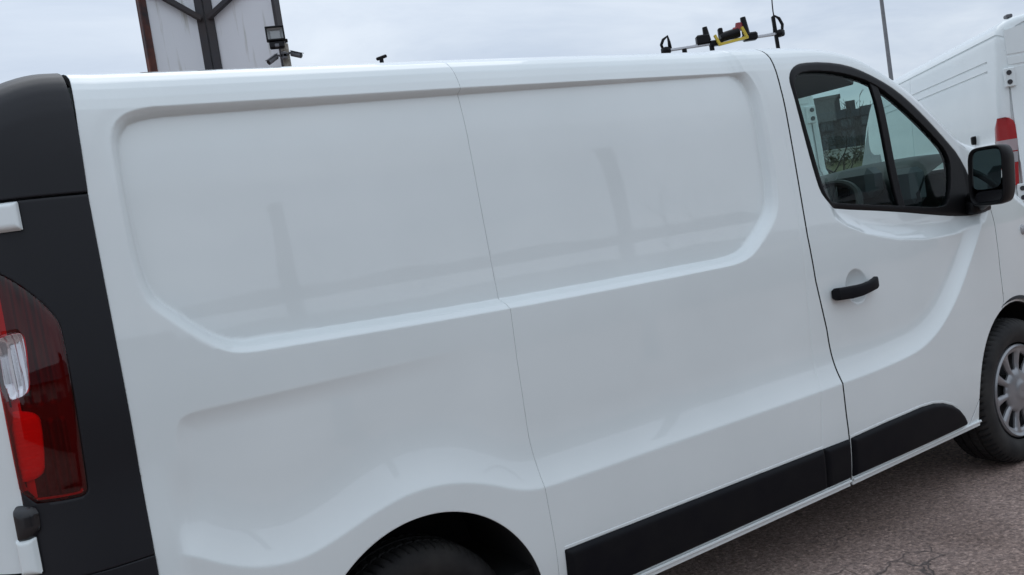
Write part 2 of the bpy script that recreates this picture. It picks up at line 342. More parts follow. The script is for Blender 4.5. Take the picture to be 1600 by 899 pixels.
# ---------------------------------------------------------------- van surface (metres; x along the van, y inward from its right flank, z up)
def smooth_table(pts, sig, lo=-0.2, hi=2.2, n=2401):
    q = np.linspace(lo, hi, n); v = np.interp(q, [a for a, b in pts], [b for a, b in pts])
    h = q[1]-q[0]; k = int(4*sig/h); g = np.exp(-.5*(np.arange(-k, k+1)*h/sig)**2); g /= g.sum()
    return q, np.convolve(np.pad(v, k, mode='edge'), g, 'valid')
SQ, SV = smooth_table([(-.2, .03), (.25, .03), (.33, .012), (.45, 0), (.66, 0), (.85, .002), (1.15, .012), (1.75, .066), (1.86, .094), (2.2, .22)], .05)
PQ, PV = smooth_table([(-2, 0), (2.3, 0), (2.7, .012), (3.0, .035), (3.3, .065), (3.6, .12), (5, .5)], .12, -2, 5, 1401)
ZQ, ZV = smooth_table([(-2, 1.91), (-.9, 1.919), (.45, 1.947), (1.5, 1.962), (1.95, 1.967), (2.16, 1.952), (2.3, 1.922), (2.45, 1.853), (2.6, 1.772), (2.75, 1.675), (2.88, 1.592), (3.02, 1.505), (3.14, 1.42), (3.28, 1.325), (3.6, 1.20), (3.85, 1.07), (4.1, .9), (5, .5)], .05, -2, 5, 1401)
ROLL = np.array([(0, 0), (.010, .025), (.023, .05), (.038, .069), (.058, .085), (.085, .098), (.118, .108), (.17, .118), (.228, .125), (.35, .134), (.478, .140), (.856, .148)])
RT = np.concatenate([[0], np.cumsum(np.hypot(*np.diff(ROLL, axis=0).T))])
sst = lambda a, b, v: (lambda t: t*t*(3-2*t))(np.clip((v-a)/(b-a), 0, 1))
def poly_sdf(poly, X, W):
    """signed distance, positive inside the closed polygon"""
    X = np.asarray(X, float); W = np.asarray(W, float); d2 = np.full(X.shape, 1e9); ins = np.zeros(X.shape, bool)
    n = len(poly)
    for i in range(n):
        ax, aw = poly[i]; bx, bw = poly[(i+1) % n]; ex, ew = bx-ax, bw-aw; L = ex*ex+ew*ew
        if L < 1e-12: continue
        t = np.clip(((X-ax)*ex+(W-aw)*ew)/L, 0, 1)
        d2 = np.minimum(d2, (X-ax-t*ex)**2+(W-aw-t*ew)**2)
        if aw != bw:
            c = ((aw > W) != (bw > W)) & (X < (bx-ax)*(W-aw)/(bw-aw)+ax); ins ^= c
    return np.where(ins, 1, -1)*np.sqrt(d2)
def chaikin(p, n=2, closed=True):
    p = np.array(p, float)
    for _ in range(n):
        if closed: a, b = p, np.roll(p, -1, 0)
        else: a, b = p[:-1], p[1:]
        q = np.stack([.75*a+.25*b, .25*a+.75*b], 1).reshape(-1, 2)
        p = q if closed else np.vstack([p[:1], q, p[-1:]])
    return p
CREASE = [(-3, .80), (-.60, .80), (-.541, .764), (-.497, .735), (-.42, .70), (-.323, .688), (-.235, .706), (-.12, .743), (-.003, .766), (.111, .757), (.222, .721), (.313, .675), (.375, .66), (.443, .657), (1.044, .658), (1.617, .658), (1.747, .659), (2.0, .663), (2.204, .674), (2.328, .694), (2.45, .74), (2.564, .811), (2.66, .887), (2.757, .975), (2.85, 1.06), (2.932, 1.136), (3.0, 1.22), (3.05, 1.35)]
CREASE_S = [tuple(a) for a in chaikin(CREASE, 2, False)]
CREASE_POLY = CREASE_S+[(3.05, 3), (-3, 3)]
CQ, CV = smooth_table([(a, b) for a, b in CREASE_S if a < 2.3], .016, -3, 2.2, 2601); CG = np.gradient(np.convolve(np.pad(CV, 60, mode='edge'), np.ones(121)/121, 'valid'), CQ)
RECESS = [tuple(a) for a in chaikin([(-.36, 1.803), (.40, 1.824), (1.50, 1.849), (1.58, 1.851), (1.63, 1.835), (1.652, 1.77), (1.653, 1.70), (1.643, 1.513), (1.634, 1.42), (1.618, 1.35), (1.585, 1.302), (1.49, 1.232), (1.44, 1.20), (1.37, 1.183), (1.25, 1.181), (.40, 1.190), (-.28, 1.212), (-.36, 1.216), (-.40, 1.228), (-.45, 1.265), (-.52, 1.334), (-.545, 1.366), (-.558, 1.43), (-.561, 1.567), (-.558, 1.69), (-.552, 1.745), (-.525, 1.785), (-.46, 1.80)], 2)]
BELT = [(1.3, 1.5), (1.88, 1.36), (1.93, 1.262), (2.0, 1.222), (2.1, 1.182), (2.3, 1.135), (2.5, 1.11), (2.75, 1.105), (2.95, 1.13), (3.05, 1.22), (3.05, 3), (1.3, 3)]
LIP = [tuple(a) for a in chaikin([(-.549, .5), (-.549, 1.0), (-.549, 1.045), (-.541, 1.075), (-.52, 1.0905), (-.46, 1.0925), (2.4, 1.0925), (2.4, .5)], 2)]
CUP = (1.99, .992, .066)
def inset(x, z):
    """how far the pressed panel lies inside the outermost skin"""
    zc = np.interp(x, CQ, CV); sl = np.interp(x, CQ, CG); hl = (z-zc)/np.sqrt(1+sl*sl); k = sst(1.72, 1.95, x); h = hl*(1-k)+k*np.where(x > 1.7, poly_sdf(CREASE_POLY, np.maximum(x, 1.7), z), 0)
    H = np.interp(x, [-1, 1.7, 2.4, 2.95], [.21, .19, .12, .06]); D = np.interp(x, [-1, 2.2, 2.95, 3.1], [.036, .036, .026, .0])
    t = np.clip(h/H, 0, 1); I = D*(1-(1-t)**2.5)
    fade = 1-sst(-.42, .38, x); dl = poly_sdf(LIP, x, z); tt = np.clip(1-np.maximum(dl, 0)/.055, 0, 1)**2
    I = I-.010*fade*np.where(z < 1.0, tt*sst(.82, 1.0, z), tt)*sst(-.3, 0, -(z-1.6))
    Ip = .027*sst(.64, 1.02, z); s = sst(-.60, -.56, x); s = s*sst(.62, .80, z)+sst(-.585, -.505, x)*(1-sst(.62, .80, z)); I = Ip*(1-s)+I*s
    r = poly_sdf(RECESS, x, z)
    w = np.interp(z, [1.3, 1.7], [.029, .023])
    q = np.clip(r/w+.5, 0, 1); I = I+np.interp(z, [1.3, 1.7], [.042, .034])*np.where(q < .5, .7*q, .35+1.3*(q-.5))
    I = I+.004*sst(-.055, -.012, r)*sst(1.6, 1.78, z)                     # soft shoulder over the top lip
    b = poly_sdf(BELT, x, z); I = I+.030*(lambda q: 1-(1-q)**1.8)(np.clip(b/.065, 0, 1))*sst(1.87, 2.0, x)*(1-sst(1.3, 1.75, z)*.9)
    xp = np.interp(z, [.46, .752, 1.148, 1.502, 1.8], [1.612, 1.664, 1.712, 1.738, 1.748]); I = I+.0016*np.exp(-((x-xp)/.0035)**2)*(1-sst(1.5, 1.72, z))*sst(.40, .50, z)   # fine edge of the pillar sheet
    d = np.hypot(x-CUP[0], z-CUP[1])/CUP[2]; I = I+.022*np.clip(1-d*d, 0, 1)**.8
    return I
def rear_plan(x):
    t = np.clip((-.70-x)/.272, 0, 1); return .25*(1-np.sqrt(np.maximum(1-t*t, 0)))
def surf(x, w, feat=True):
    x = np.asarray(x, float); w = np.asarray(w, float)
    zt = np.interp(x, ZQ, ZV)-.10*sst(-.66, -.99, x)
    q = np.interp(x, [1.9, 2.35, 3.0, 3.2, 3.6], [1, .5, .5, .8, 1.2]); z1 = zt-.118*q
    zz = np.minimum(w, z1); y = np.interp(zz, SQ, SV)+np.interp(x, PQ, PV)+rear_plan(x)
    y = y+(inset(x, zz) if feat else np.interp(x, [-.6, .1, 2.2, 2.95, 3.1], [.027, .036, .036, .026, 0])*sst(.64, np.interp(x, [-.6, .1], [1.02, .8]), zz))
    t = np.maximum(w-z1, 0); tq = t/q
    ry = np.interp(tq, RT, ROLL[:, 0])*q; rz = np.interp(tq, RT, ROLL[:, 1])*q
    tm = RT[-1]; over = np.maximum(tq-tm, 0)*q
    crown = np.interp(x, [2.1, 2.5, 3.0, 3.15, 3.3, 4], [0, .10, .10, .0, -.06, -.04])
    yy = y+ry+over; f = np.clip((yy-.25)/(.978-.25), 0, 1)
    return x, np.minimum(yy, .978), zz+rz+crown*np.where(t > 0, (2*f-f*f), 0)
# ---------------------------------------------------------------- the white van in front
van = empty('delivery_van', (1.5, .978, 0))
tag(van, 'white panel van filling the foreground, its right flank and black lower trim towards us', 'van')
VINV = Matrix.Translation((-1.5, -.978, 0))
def vlink(o, parent=None):
    o.parent = parent or van
    if o.parent == van: o.matrix_parent_inverse = VINV
    return o
WID = 1.956
def surf_n(x, w, feat=True):
    e = .0012; P = np.stack(surf(x, w, feat), -1)
    du = np.stack(surf(x+e, w, feat), -1)-np.stack(surf(x-e, w, feat), -1); dw = np.stack(surf(x, w+e, feat), -1)-np.stack(surf(x, w-e, feat), -1)
    n = np.cross(du, dw); n /= np.maximum(np.linalg.norm(n, axis=1), 1e-12)[:, None]; return P, n
def patch(name, xs, ws, keeps, m, parent=None, off=0., bulge=None, depth=.02, mirror=False, feat=True, lip=.0022):
    C, T = chart_mesh(xs, ws, keeps)
    P, n = surf_n(C[:, 0], C[:, 1], feat)
    if bulge is not None: off = off+bulge(C[:, 0], C[:, 1])[:, None]
    P = P+n*off
    V, Q = flanged(P, T, n, depth, lip)
    if mirror: V = V*[1, -1, 1]+[0, WID, 0]; T = T[:, ::-1]; Q = Q[:, ::-1]
    me = np_mesh(name, V, Q, T); o = link(name, me, m, None, True)
    if m == 'paint' and depth > .012:                 # returned edges blackened, so the shade in the panel gaps is in the colour
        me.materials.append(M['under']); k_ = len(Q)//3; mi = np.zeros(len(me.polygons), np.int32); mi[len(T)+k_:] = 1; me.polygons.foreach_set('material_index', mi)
    return vlink(o, parent)
def lin(*seg):                                   # (start, stop, step, start, stop, step...) joined
    out = [np.arange(seg[i], seg[i+1]-1e-9, seg[i+2]) for i in range(0, len(seg), 3)]; return np.concatenate(out+[[seg[-2]]])
def curve(pts):                                  # x as a function of w
    p = sorted((b, a) for a, b in pts); return lambda w: np.interp(w, [a for a, b in p], [b for a, b in p])
REAR_W = curve([(-.618, 1.90), (-.628, 1.767), (-.635, 1.6), (-.636, 1.1), (-.641, .7)])
SEAM = curve([(.408, 1.93), (.408, 1.80), (.404, 1.65), (.402, 1.205), (.409, 1.172), (.401, 1.03), (.396, .80), (.408, .47)])
BGAP = curve([(1.80, 2.0), (1.798, 1.90), (1.793, 1.86), (1.783, 1.77), (1.772, 1.526), (1.754, 1.214), (1.755, 1.046), (1.768, .92), (1.774, .86), (1.775, .682), (1.771, .539), (1.776, .28)])
DFRONT = curve([(3.05, 3), (3.05, 1.30), (3.015, 1.21), (3.030, 1.17), (3.041, 1.11), (3.036, 1.0), (3.026, .90), (3.018, .764), (2.96, .68), (2.6, .28)])
ARCH_R = lambda x, w: np.hypot(x, w-.339)-.356
ARCH_F = lambda x, w: np.hypot(x-3.098, w-.339)-.405
SILL = .284
DTOP = lambda x, w: np.where(x > 2.26, np.interp(x, ZQ, ZV)+.024, 2.12)-w
WIN = [tuple(a) for a in chaikin([(1.845, 1.805), (1.868, 1.838), (1.911, 1.863), (1.963, 1.875), (2.094, 1.876), (2.234, 1.859), (2.342, 1.823), (2.463, 1.768), (2.563, 1.708), (2.695, 1.617), (2.84, 1.513), (2.94, 1.438), (2.985, 1.36), (3.003, 1.28), (3.012, 1.205), (2.995, 1.172), (2.94, 1.165), (2.884, 1.166), (2.718, 1.185), (2.326, 1.248), (1.989, 1.294), (1.942, 1.31), (1.905, 1.335), (1.878, 1.37), (1.866, 1.437), (1.854, 1.552), (1.845, 1.676), (1.842, 1.767)], 1)]
GLASS = [tuple(a) for a in chaikin([(1.857, 1.775), (1.873, 1.805), (1.9, 1.824), (1.952, 1.837), (2.082, 1.836), (2.208, 1.819), (2.34, 1.783), (2.441, 1.728), (2.622, 1.61), (2.79, 1.492), (2.832, 1.445), (2.845, 1.40), (2.82, 1.317), (2.765, 1.235), (2.70, 1.222), (2.393, 1.263), (1.958, 1.321), (1.918, 1.338), (1.9, 1.372), (1.888, 1.434), (1.860, 1.683)], 1)]
BARX = lambda w: 2.362+(1.786-w)*.104           # centre line of the upright between the two panes
bump_round = lambda poly, h, r: (lambda X, W_: h*np.sqrt(np.maximum(1-(1-np.clip(poly_sdf(poly, X, W_)/r, 0, 1))**2, 0)))
zfine = lin(.27, .64, .006, .64, .86, .005, .86, 1.02, .006, 1.02, 1.10, .0035, 1.10, 1.165, .005, 1.165, 1.225, .0024, 1.225, 1.77, .0055, 1.77, 1.88, .0024, 1.88, 2.13, .005)
zc = np.arange(.27, 2.14, .02)
# the two pressed sheets of the load bay, with a fine joint between them
patch('side_panel', lin(-.645, -.34, .0045, -.34, .42, .0055), zfine, [lambda x, w: x-REAR_W(w)-.0015, lambda x, w: SEAM(w)-.0012-x, ARCH_R, lambda x, w: 2.12-w, lambda x, w: w-SILL], 'paint')
patch('side_panel', lin(.39, 1.50, .0065, 1.50, 1.60, .0045, 1.60, 1.78, .0028, 1.78, 1.82, .0045), zfine, [lambda x, w: x-SEAM(w)-.0012, lambda x, w: BGAP(w)-.0048-x, lambda x, w: 2.12-w, lambda x, w: w-SILL], 'paint')
patch('seam_sealer', lin(.37, .44, .01), lin(.30, 1.98, .02), [lambda x, w: .02-abs(x-SEAM(w))], 'inner', off=-.010, feat=True)
patch('roof', lin(-.625, 2.28, .03), lin(2.1, 2.95, .02), [lambda x, w: w-2.123, lambda x, w: 2.27-x, lambda x, w: x+.617], 'paint', feat=False)
# front door with its window opening
win_hole = lambda x, w: -poly_sdf(WIN, x, w)
DTRIM = lambda x, w: np.minimum.reduce([x-BGAP(w)-.0038, DFRONT(w)-.003-x, ARCH_F(x, w), 2.02-w, w-SILL])
door = patch('front_door', lin(1.74, 2.1, .0048, 2.1, 3.06, .0056), zfine, [lambda x, w: x-BGAP(w)-.0048, lambda x, w: DFRONT(w)-.003-x, ARCH_F, DTOP, lambda x, w: w-SILL, win_hole], 'paint', depth=.03)
frame_fn = lambda x, w: poly_sdf(WIN, x, w)-.0015
patch('window_frame', lin(1.83, 3.03, .006), lin(1.14, 1.89, .006), [frame_fn, lambda x, w: -poly_sdf(GLASS, x, w)], 'rubber', door, off=-.003, bulge=lambda x, w: .008*np.sqrt(np.clip(poly_sdf(WIN, x, w)/.012, 0, 1)), depth=.03)
patch('window_glass', lin(1.84, 2.5, .03), lin(1.2, 1.86, .03), [lambda x, w: poly_sdf(GLASS, x, w)+.008, lambda x, w: BARX(w)-x], 'glass', door, off=-.006, depth=.002, lip=.0005)
patch('quarter_glass', lin(2.3, 2.9, .03), lin(1.2, 1.86, .03), [lambda x, w: poly_sdf(GLASS, x, w)+.008, lambda x, w: x-BARX(w)], 'glass', door, off=-.006, depth=.002, lip=.0005)
patch('window_upright', lin(2.3, 2.5, .006), lin(1.2, 1.80, .02), [lambda x, w: poly_sdf(GLASS, x, w)+.004, lambda x, w: .021-abs(x-BARX(w))], 'rubber', door, off=.001, depth=.014)
# handle: a grip bridging a pressed cup
hb = MB(); ring = []
for i, (hx, hz, hy, hh, hd) in enumerate([(1.825, .984, -.018, .032, .020), (1.832, .984, -.026, .047, .030), (1.90, .980, -.034, .048, .032), (1.95, .980, -.039, .045, .030), (1.985, .982, -.040, .042, .028), (2.02, .986, -.040, .041, .027), (2.055, .991, -.036, .043, .028), (2.072, .994, -.030, .043, .026), (2.079, .995, -.022, .026, .018)]):
    y0 = float(surf(np.array([hx]), np.array([hz+.09]))[1][0])
    ring.append([(hx, y0+hy-hd/2*c_, hz+hh/2*s_) for c_, s_ in [(math.copysign(abs(math.cos(t))**.42, math.cos(t)), math.copysign(abs(math.sin(t))**.42, math.sin(t))) for t in [2*math.pi*k/16 for k in range(17)]]])
hb.grid(ring); hb.add(ring[0][:16], [tuple(range(16))]); hb.add(ring[-1][:16], [tuple(range(15, -1, -1))])
hy0 = float(surf(np.array([1.86]), np.array([1.08]))[1][0])
for hx in (1.85, 2.06): hb.box((hx, hy0-.012, .984), (.03, .05, .03), .006)
vlink(hb.build('handle', 'trim', None, 'auto'), door)
# front wing, bonnet and the parts ahead of the frame
fx = lin(2.6, 3.3, .009, 3.3, 3.98, .03)
patch('front_wing', fx, lin(.27, .6, .02, .6, 1.5, .009), [lambda x, w: x-DFRONT(w)-.003, ARCH_F, lambda x, w: 1.49-w, lambda x, w: np.where(x < 3.3, w-SILL, w-.60), lambda x, w: np.interp(x, ZQ, ZV)+.10-w], 'paint')
patch('bonnet', lin(3.2, 4.0, .03), lin(.95, 2.6, .02), [lambda x, w: w-np.interp(x, ZQ, ZV)-.104], 'paint', feat=False)
patch('front_bumper', lin(3.3, 3.98, .02), lin(.2, .6, .02), [lambda x, w: .595-w, lambda x, w: ARCH_F(x, w)+.001], 'trim', feat=False)
patch('windscreen', lin(2.25, 3.2, .02), lin(1.3, 2.95, .02), [lambda x, w: w-np.interp(x, ZQ, ZV)-.026, lambda x, w: x-2.275, lambda x, w: 3.19-x], 'screen', feat=False, depth=.003, lip=.0005)
patch('pillar', lin(2.0, 3.22, .01), lin(1.3, 2.4, .01), [lambda x, w: np.interp(x, ZQ, ZV)+.022-w, lambda x, w: w-np.interp(x, ZQ, ZV)+.035, lambda x, w: x-3.052, lambda x, w: 3.2-x], 'paint', feat=False)
# black lower cladding
T1 = [(.437, .303), (.437, .463), (1.611, .452), (1.622, .303)]
T2 = [(1.6185, .452), (1.7665, .450), (1.7690, .303), (1.6295, .303)]
T3 = [(1.7815, .303), (1.7805, .450), (2.0, .456), (2.24, .459), (2.33, .453), (2.401, .438), (2.47, .412), (2.518, .384), (2.556, .35), (2.58, .32), (2.575, .303)]
for poly, par in ((T1, None), (T2, None), (T3, door)):
    x0 = min(a for a, b in poly); x1 = max(a for a, b in poly)
    patch('lower_trim', lin(x0-.01, x1+.01, .006), lin(.29, .47, .004), [lambda x, w, poly=poly: poly_sdf(poly, x, w)-.0005], 'trim', par, bulge=bump_round(poly, .015, .017), depth=.016)
    tw = patch('trim_lip', lin(x0-.03, x1+.03, .008), lin(.40, .49, .003), [lambda x, w, poly=poly: .004-abs(poly_sdf(poly, x, w)+.006), lambda x, w: w-.37, lambda x, w: -abs(x-BGAP(w))*0+1., lambda x, w, a=x0, b=x1: np.minimum(x-a, b-x)], 'paint', par, off=.0012, depth=.003) if poly is not T2 else None
sb = MB()
for a, b in ((.36, 1.768), (1.782, 2.70)):
    ys = [float(surf(np.array([t]), np.array([.29]))[1][0]) for t in (a, b)]
    sb.bar((a, ys[0]-.004, .2905), (b, ys[1]-.004, .2905), .014, .010, ch=.003); sb.bar((a, ys[0]+.004, .277), (b, ys[1]+.004, .277), .010, .016, ch=.002)
vlink(sb.build('sill', 'paint', None, 'auto'))
# seal strip behind the door gap and dark backing
sg = MB()
sg_ = patch('door_seal', lin(1.7, 1.85, .004), lin(.30, 2.0, .01), [lambda x, w: .0075-abs(x-BGAP(w)), lambda x, w: w-.290], 'under', off=-.0032, depth=.012)
patch('trim_gap_shade', lin(1.58, 1.66, .004), lin(.29, .47, .01), [lambda x, w: .009-abs(x-1.6148-(.452-w)*.0737), lambda x, w: .452-w, lambda x, w: w-.303], 'under', off=.003, depth=.006)  # black strip laid in the joint as its shade; the skin behind is white
sg.tube([(float(BGAP(np.array([w]))[0]), float(surf(np.array([1.77]), np.array([w]))[1][0])+.016, w) for w in np.arange(.30, 1.93, .05)], .010, 6)

# side repeater lamp on the wing
ip, inn = surf_n(np.array([3.336]), np.array([1.05]))
it = MB(); it.lathe([(.0, .016), (.012, .015), (.02, .010), (.025, 0), (.026, -.004)], 20); io = vlink(it.build('side_indicator', 'clear', None, True)); io.matrix_local = Matrix.Translation((0, 0, 0)) ; io.matrix_basis = Matrix.Translation(Vector(ip[0])) @ Vector(inn[0]).to_track_quat('Z', 'Y').to_matrix().to_4x4()
# ---- rear corner: two black panels, tail lamp, door edge, hinges
LAMP = [tuple(a) for a in chaikin([(-.868, 1.488), (-.83, 1.466), (-.800, 1.438), (-.773, 1.405), (-.748, 1.365), (-.738, 1.34), (-.736, 1.30), (-.737, 1.18), (-.740, 1.083), (-.743, .985), (-.747, .971), (-.765, .966), (-.866, .972), (-.868, 1.1), (-.868, 1.3)], 1)]
th = np.linspace(0, .5*math.pi, 26); xr = -.70-.2719*np.sin(th); xrear = np.concatenate([xr[::-1], np.arange(-.69, -.625, .01)])
xlamp = np.unique(np.concatenate([np.arange(-.875, -.73, .005)]))
KN = [(-.885, .972), (-.845, .966), (-.840, .95), (-.842, .918), (-.858, .897), (-.885, .893)]
def rear_side(mir):
    s = (lambda n: n) if not mir else (lambda n: n)
    up = patch('corner_panel', xrear, lin(1.60, 2.14, .008), [lambda x, w: REAR_W(w)-.0015-x, lambda x, w: w-1.6205-.0*x, lambda x, w: 2.12-w], 'satin', mirror=mir, feat=False, off=.003, depth=.03)
    lo = patch('corner_panel', np.unique(np.concatenate([xlamp, xrear])), lin(.80, 1.63, .008), [lambda x, w: REAR_W(w)-.0015-x, lambda x, w: 1.6135-w, lambda x, w: w-.8065-.02*(x+.64), lambda x, w: x+.863, lambda x, w: -poly_sdf(LAMP, x, w)-.0012], 'satin', mirror=mir, feat=False, off=.003, depth=.03)
    bm_ = patch('rear_bumper', xrear, lin(.28, .82, .01), [lambda x, w: REAR_W(w)-.0015-x, lambda x, w: .803+.02*(x+.64)-w, lambda x, w: w-.30], 'satin', mirror=mir, feat=False, off=.004, depth=.04)
    CL = [tuple(a) for a in chaikin([(-.866, 1.328), (-.84, 1.338), (-.811, 1.338), (-.806, 1.32), (-.811, 1.235), (-.817, 1.207), (-.835, 1.196), (-.866, 1.192)], 1)]
    RB = [tuple(a) for a in chaikin([(-.866, 1.172), (-.84, 1.168), (-.818, 1.158), (-.812, 1.14), (-.819, 1.045), (-.829, 1.026), (-.856, 1.016), (-.868, 1.02)], 1)]
    lb = bump_round(LAMP, .008, .016)
    lp = patch('tail_light', xlamp, lin(.96, 1.49, .008), [lambda x, w: poly_sdf(LAMP, x, w)-.0012, lambda x, w: -poly_sdf(CL, x, w)], 'red_glass', mirror=mir, feat=False, off=.001, bulge=lb, depth=.004, lip=.0006)
    patch('reversing_lens', xlamp, lin(1.18, 1.35, .004), [lambda x, w: poly_sdf(CL, x, w)-.001], 'clear_glass', lp, mirror=mir, feat=False, off=.0015, bulge=lb, depth=.004, lip=.0006)
    fl_ = np.arange(-.875, -.73, .0022)
    patch('lamp_bowl', fl_, lin(.962, 1.49, .005), [lambda x, w: poly_sdf(LAMP, x, w)-.003, lambda x, w: .004-np.maximum(poly_sdf(CL, x, w), poly_sdf(RB, x, w))], 'bowl_dark', lp, mirror=mir, feat=False, off=-.020, bulge=lambda x, w: .004*np.sin(np.clip((x+.80)/.012, -20, 20)*math.pi)*(abs(w-1.16) > .02)*(x < -.765)+.010*sst(.016, .004, poly_sdf(LAMP, x, w))*0+.012*np.clip((x+.775)/.03, 0, 1), depth=.004, lip=.0006)
    patch('stop_reflector', fl_, lin(1.0, 1.19, .004), [lambda x, w: poly_sdf(RB, x, w)], 'bowl_bright', lp, mirror=mir, feat=False, off=-.012, bulge=lambda x, w: .006*np.sqrt(np.clip(poly_sdf(RB, x, w)/.02, 0, 1))+.0012*np.sin(w*900), depth=.012, lip=.001)
    patch('reversing_reflector', fl_, lin(1.18, 1.35, .004), [lambda x, w: poly_sdf(CL, x, w)-.003], 'bowl_silver', lp, mirror=mir, feat=False, off=-.004, bulge=lambda x, w: -.016*np.clip(poly_sdf(CL, x, w)/.02, 0, 1)**.6+.0035*np.abs(np.sin((x+.02*w)*math.pi/.0135)), depth=.006, lip=.001)
    patch('lamp_streak', xlamp, lin(.955, 1.0, .002), [lambda x, w: .0022-abs(poly_sdf(LAMP, x, w)-.010), lambda x, w: .985-w], 'clear_dim', lp, mirror=mir, feat=False, off=.0006, bulge=lb, depth=.003, lip=.0004)  # pale strip modelled in place of the reflected streak along the lamp foot
    patch('lamp_gasket', xlamp, lin(.88, .98, .006), [lambda x, w: poly_sdf(KN, x, w)], 'gloss', mirror=mir, feat=False, off=.006, bulge=bump_round(KN, .018, .02), depth=.02)
    # door of the load bay: the corner strip and half of the back
    A = []
    for w in np.arange(.83, 1.94, .02):
        row = []
        for x in [-.8665]+[t for t in xr if t < -.869]:
            q = surf(np.array([x]), np.array([w]), False); row.append((x, float(q[1][0])+.0, float(q[2][0])))
        y0 = row[-1][1]
        for y in np.linspace(y0+.02, .974, 16): row.append((-.972-.012*math.sin(math.pi*min(1, (y-y0)/(1.2))), y, row[-1][2]))
        A.append(row)
    if mir: A = [[(a, WID-b, c) for a, b, c in r] for r in A]
    d = MB(); d.grid(A); d.grid([[(a+.03, b, c) for a, b, c in r] for r in A]); rd = vlink(d.build('rear_door', 'paint', None, True))
    for w0, w1, x0, x1 in ((1.551, 1.6115, -.822, -.7725), (.826, .902, -.885, -.8515)):
        HP = [(x0, w0), (x1, w0), (x1, w1), (x0, w1)]; HP = [tuple(a) for a in chaikin([HP[0], HP[1], HP[2], HP[3]], 0)]
        patch('hinge', lin(x0-.005, x1+.005, .003), lin(w0-.005, w1+.005, .003), [lambda x, w: poly_sdf(HP, x, w)], 'paint', rd, mirror=mir, feat=False, off=.008, bulge=bump_round(HP, .014, .012), depth=.02)
rear_side(False); rear_side(True)
rb = MB(); rb.box((-.99, .978, .53), (.10, 1.70, .50), .03); vlink(rb.build('rear_step', 'trim', None, 'auto'))
# ---- far flank, plainer
cz = np.arange(.27, 2.13, .02)
patch('side_panel', lin(-.64, 1.79, .02), cz, [lambda x, w: x-REAR_W(w)-.0015, lambda x, w: BGAP(w)-.004-x, ARCH_R, lambda x, w: w-SILL], 'paint', mirror=True, feat=False)
d2 = patch('front_door', lin(1.73, 3.06, .015), cz, [lambda x, w: x-BGAP(w)-.004, lambda x, w: DFRONT(w)-.003-x, ARCH_F, DTOP, lambda x, w: w-SILL, win_hole], 'paint', mirror=True, feat=False, depth=.03)
patch('window_frame', lin(1.83, 3.03, .012), lin(1.14, 1.89, .012), [frame_fn, lambda x, w: -poly_sdf(GLASS, x, w)], 'rubber', d2, off=-.003, mirror=True, feat=False)
patch('window_glass', lin(1.84, 2.9, .04), lin(1.2, 1.86, .04), [lambda x, w: poly_sdf(GLASS, x, w)+.006], 'screen', d2, off=-.006, depth=.002, lip=.0005, mirror=True, feat=False)
patch('front_wing', lin(2.6, 3.98, .02), lin(.27, 1.5, .02), [lambda x, w: x-DFRONT(w)-.003, ARCH_F, lambda x, w: 1.49-w, lambda x, w: np.where(x < 3.3, w-SILL, w-.60), lambda x, w: np.interp(x, ZQ, ZV)+.10-w], 'paint', mirror=True, feat=False)
patch('pillar', lin(2.0, 3.22, .02), lin(1.3, 2.4, .02), [lambda x, w: np.interp(x, ZQ, ZV)+.022-w, lambda x, w: w-np.interp(x, ZQ, ZV)+.035, lambda x, w: x-3.052, lambda x, w: 3.2-x], 'paint', mirror=True, feat=False)
patch('roof', lin(-.625, 2.28, .03), lin(2.1, 2.95, .02), [lambda x, w: w-2.123, lambda x, w: 2.27-x, lambda x, w: x+.617], 'paint', feat=False, mirror=True)
patch('bonnet', lin(3.2, 4.0, .03), lin(.95, 2.6, .02), [lambda x, w: w-np.interp(x, ZQ, ZV)-.104], 'paint', feat=False, mirror=True)
patch('front_bumper', lin(3.3, 3.98, .02), lin(.2, .6, .02), [lambda x, w: .595-w, lambda x, w: ARCH_F(x, w)+.001], 'trim', feat=False, mirror=True)
patch('windscreen', lin(2.25, 3.2, .02), lin(1.3, 2.95, .02), [lambda x, w: w-np.interp(x, ZQ, ZV)-.026, lambda x, w: x-2.275, lambda x, w: 3.19-x], 'screen', feat=False, depth=.003, lip=.0005, mirror=True)
fr = MB(); fr.box((3.965, .978, .80), (.07, 1.36, .36), .03); vlink(fr.build('grille', 'gloss', None, 'auto'))
for sy in (-1, 1):
    hl = MB(); hl.box((3.90, .978+sy*.70, .88), (.10, .26, .18), .03); vlink(hl.build('headlight', 'clear', None, 'auto'))
# ---- under the skin
ub = MB(); ub.box((1.5, .978, .36), (4.7, 1.76, .10)); ub.box((-.2, .978, .8), (.9, 1.1, .8)); ub.box((3.2, .978, .62), (1.1, 1.2, .5))
vlink(ub.build('underbody', 'under'))
bh = MB(); bh.box((1.70, .978, 1.12), (.02, 1.62, 1.4)); vlink(bh.build('bulkhead', 'inner'))
for xc, rr in ((0, .385), (3.098, .435)):
    for mir in (False, True):
        L_ = MB(); yy = [.03, .10, .48]; A = [[(xc+r_*math.cos(t), y if not mir else WID-y, .339+r_*math.sin(t)) for y, r_ in ((.035, rr-.02), (.06, rr), (.48, rr+.02))] for t in np.linspace(-.15, math.pi+.15, 40)]
        L_.grid(A); c_ = [(a[2][0], a[2][1], a[2][2]) for a in A]; L_.add(c_, [tuple(range(len(c_)))]); vlink(L_.build('wheel_arch_liner', 'under', None, 'auto'))
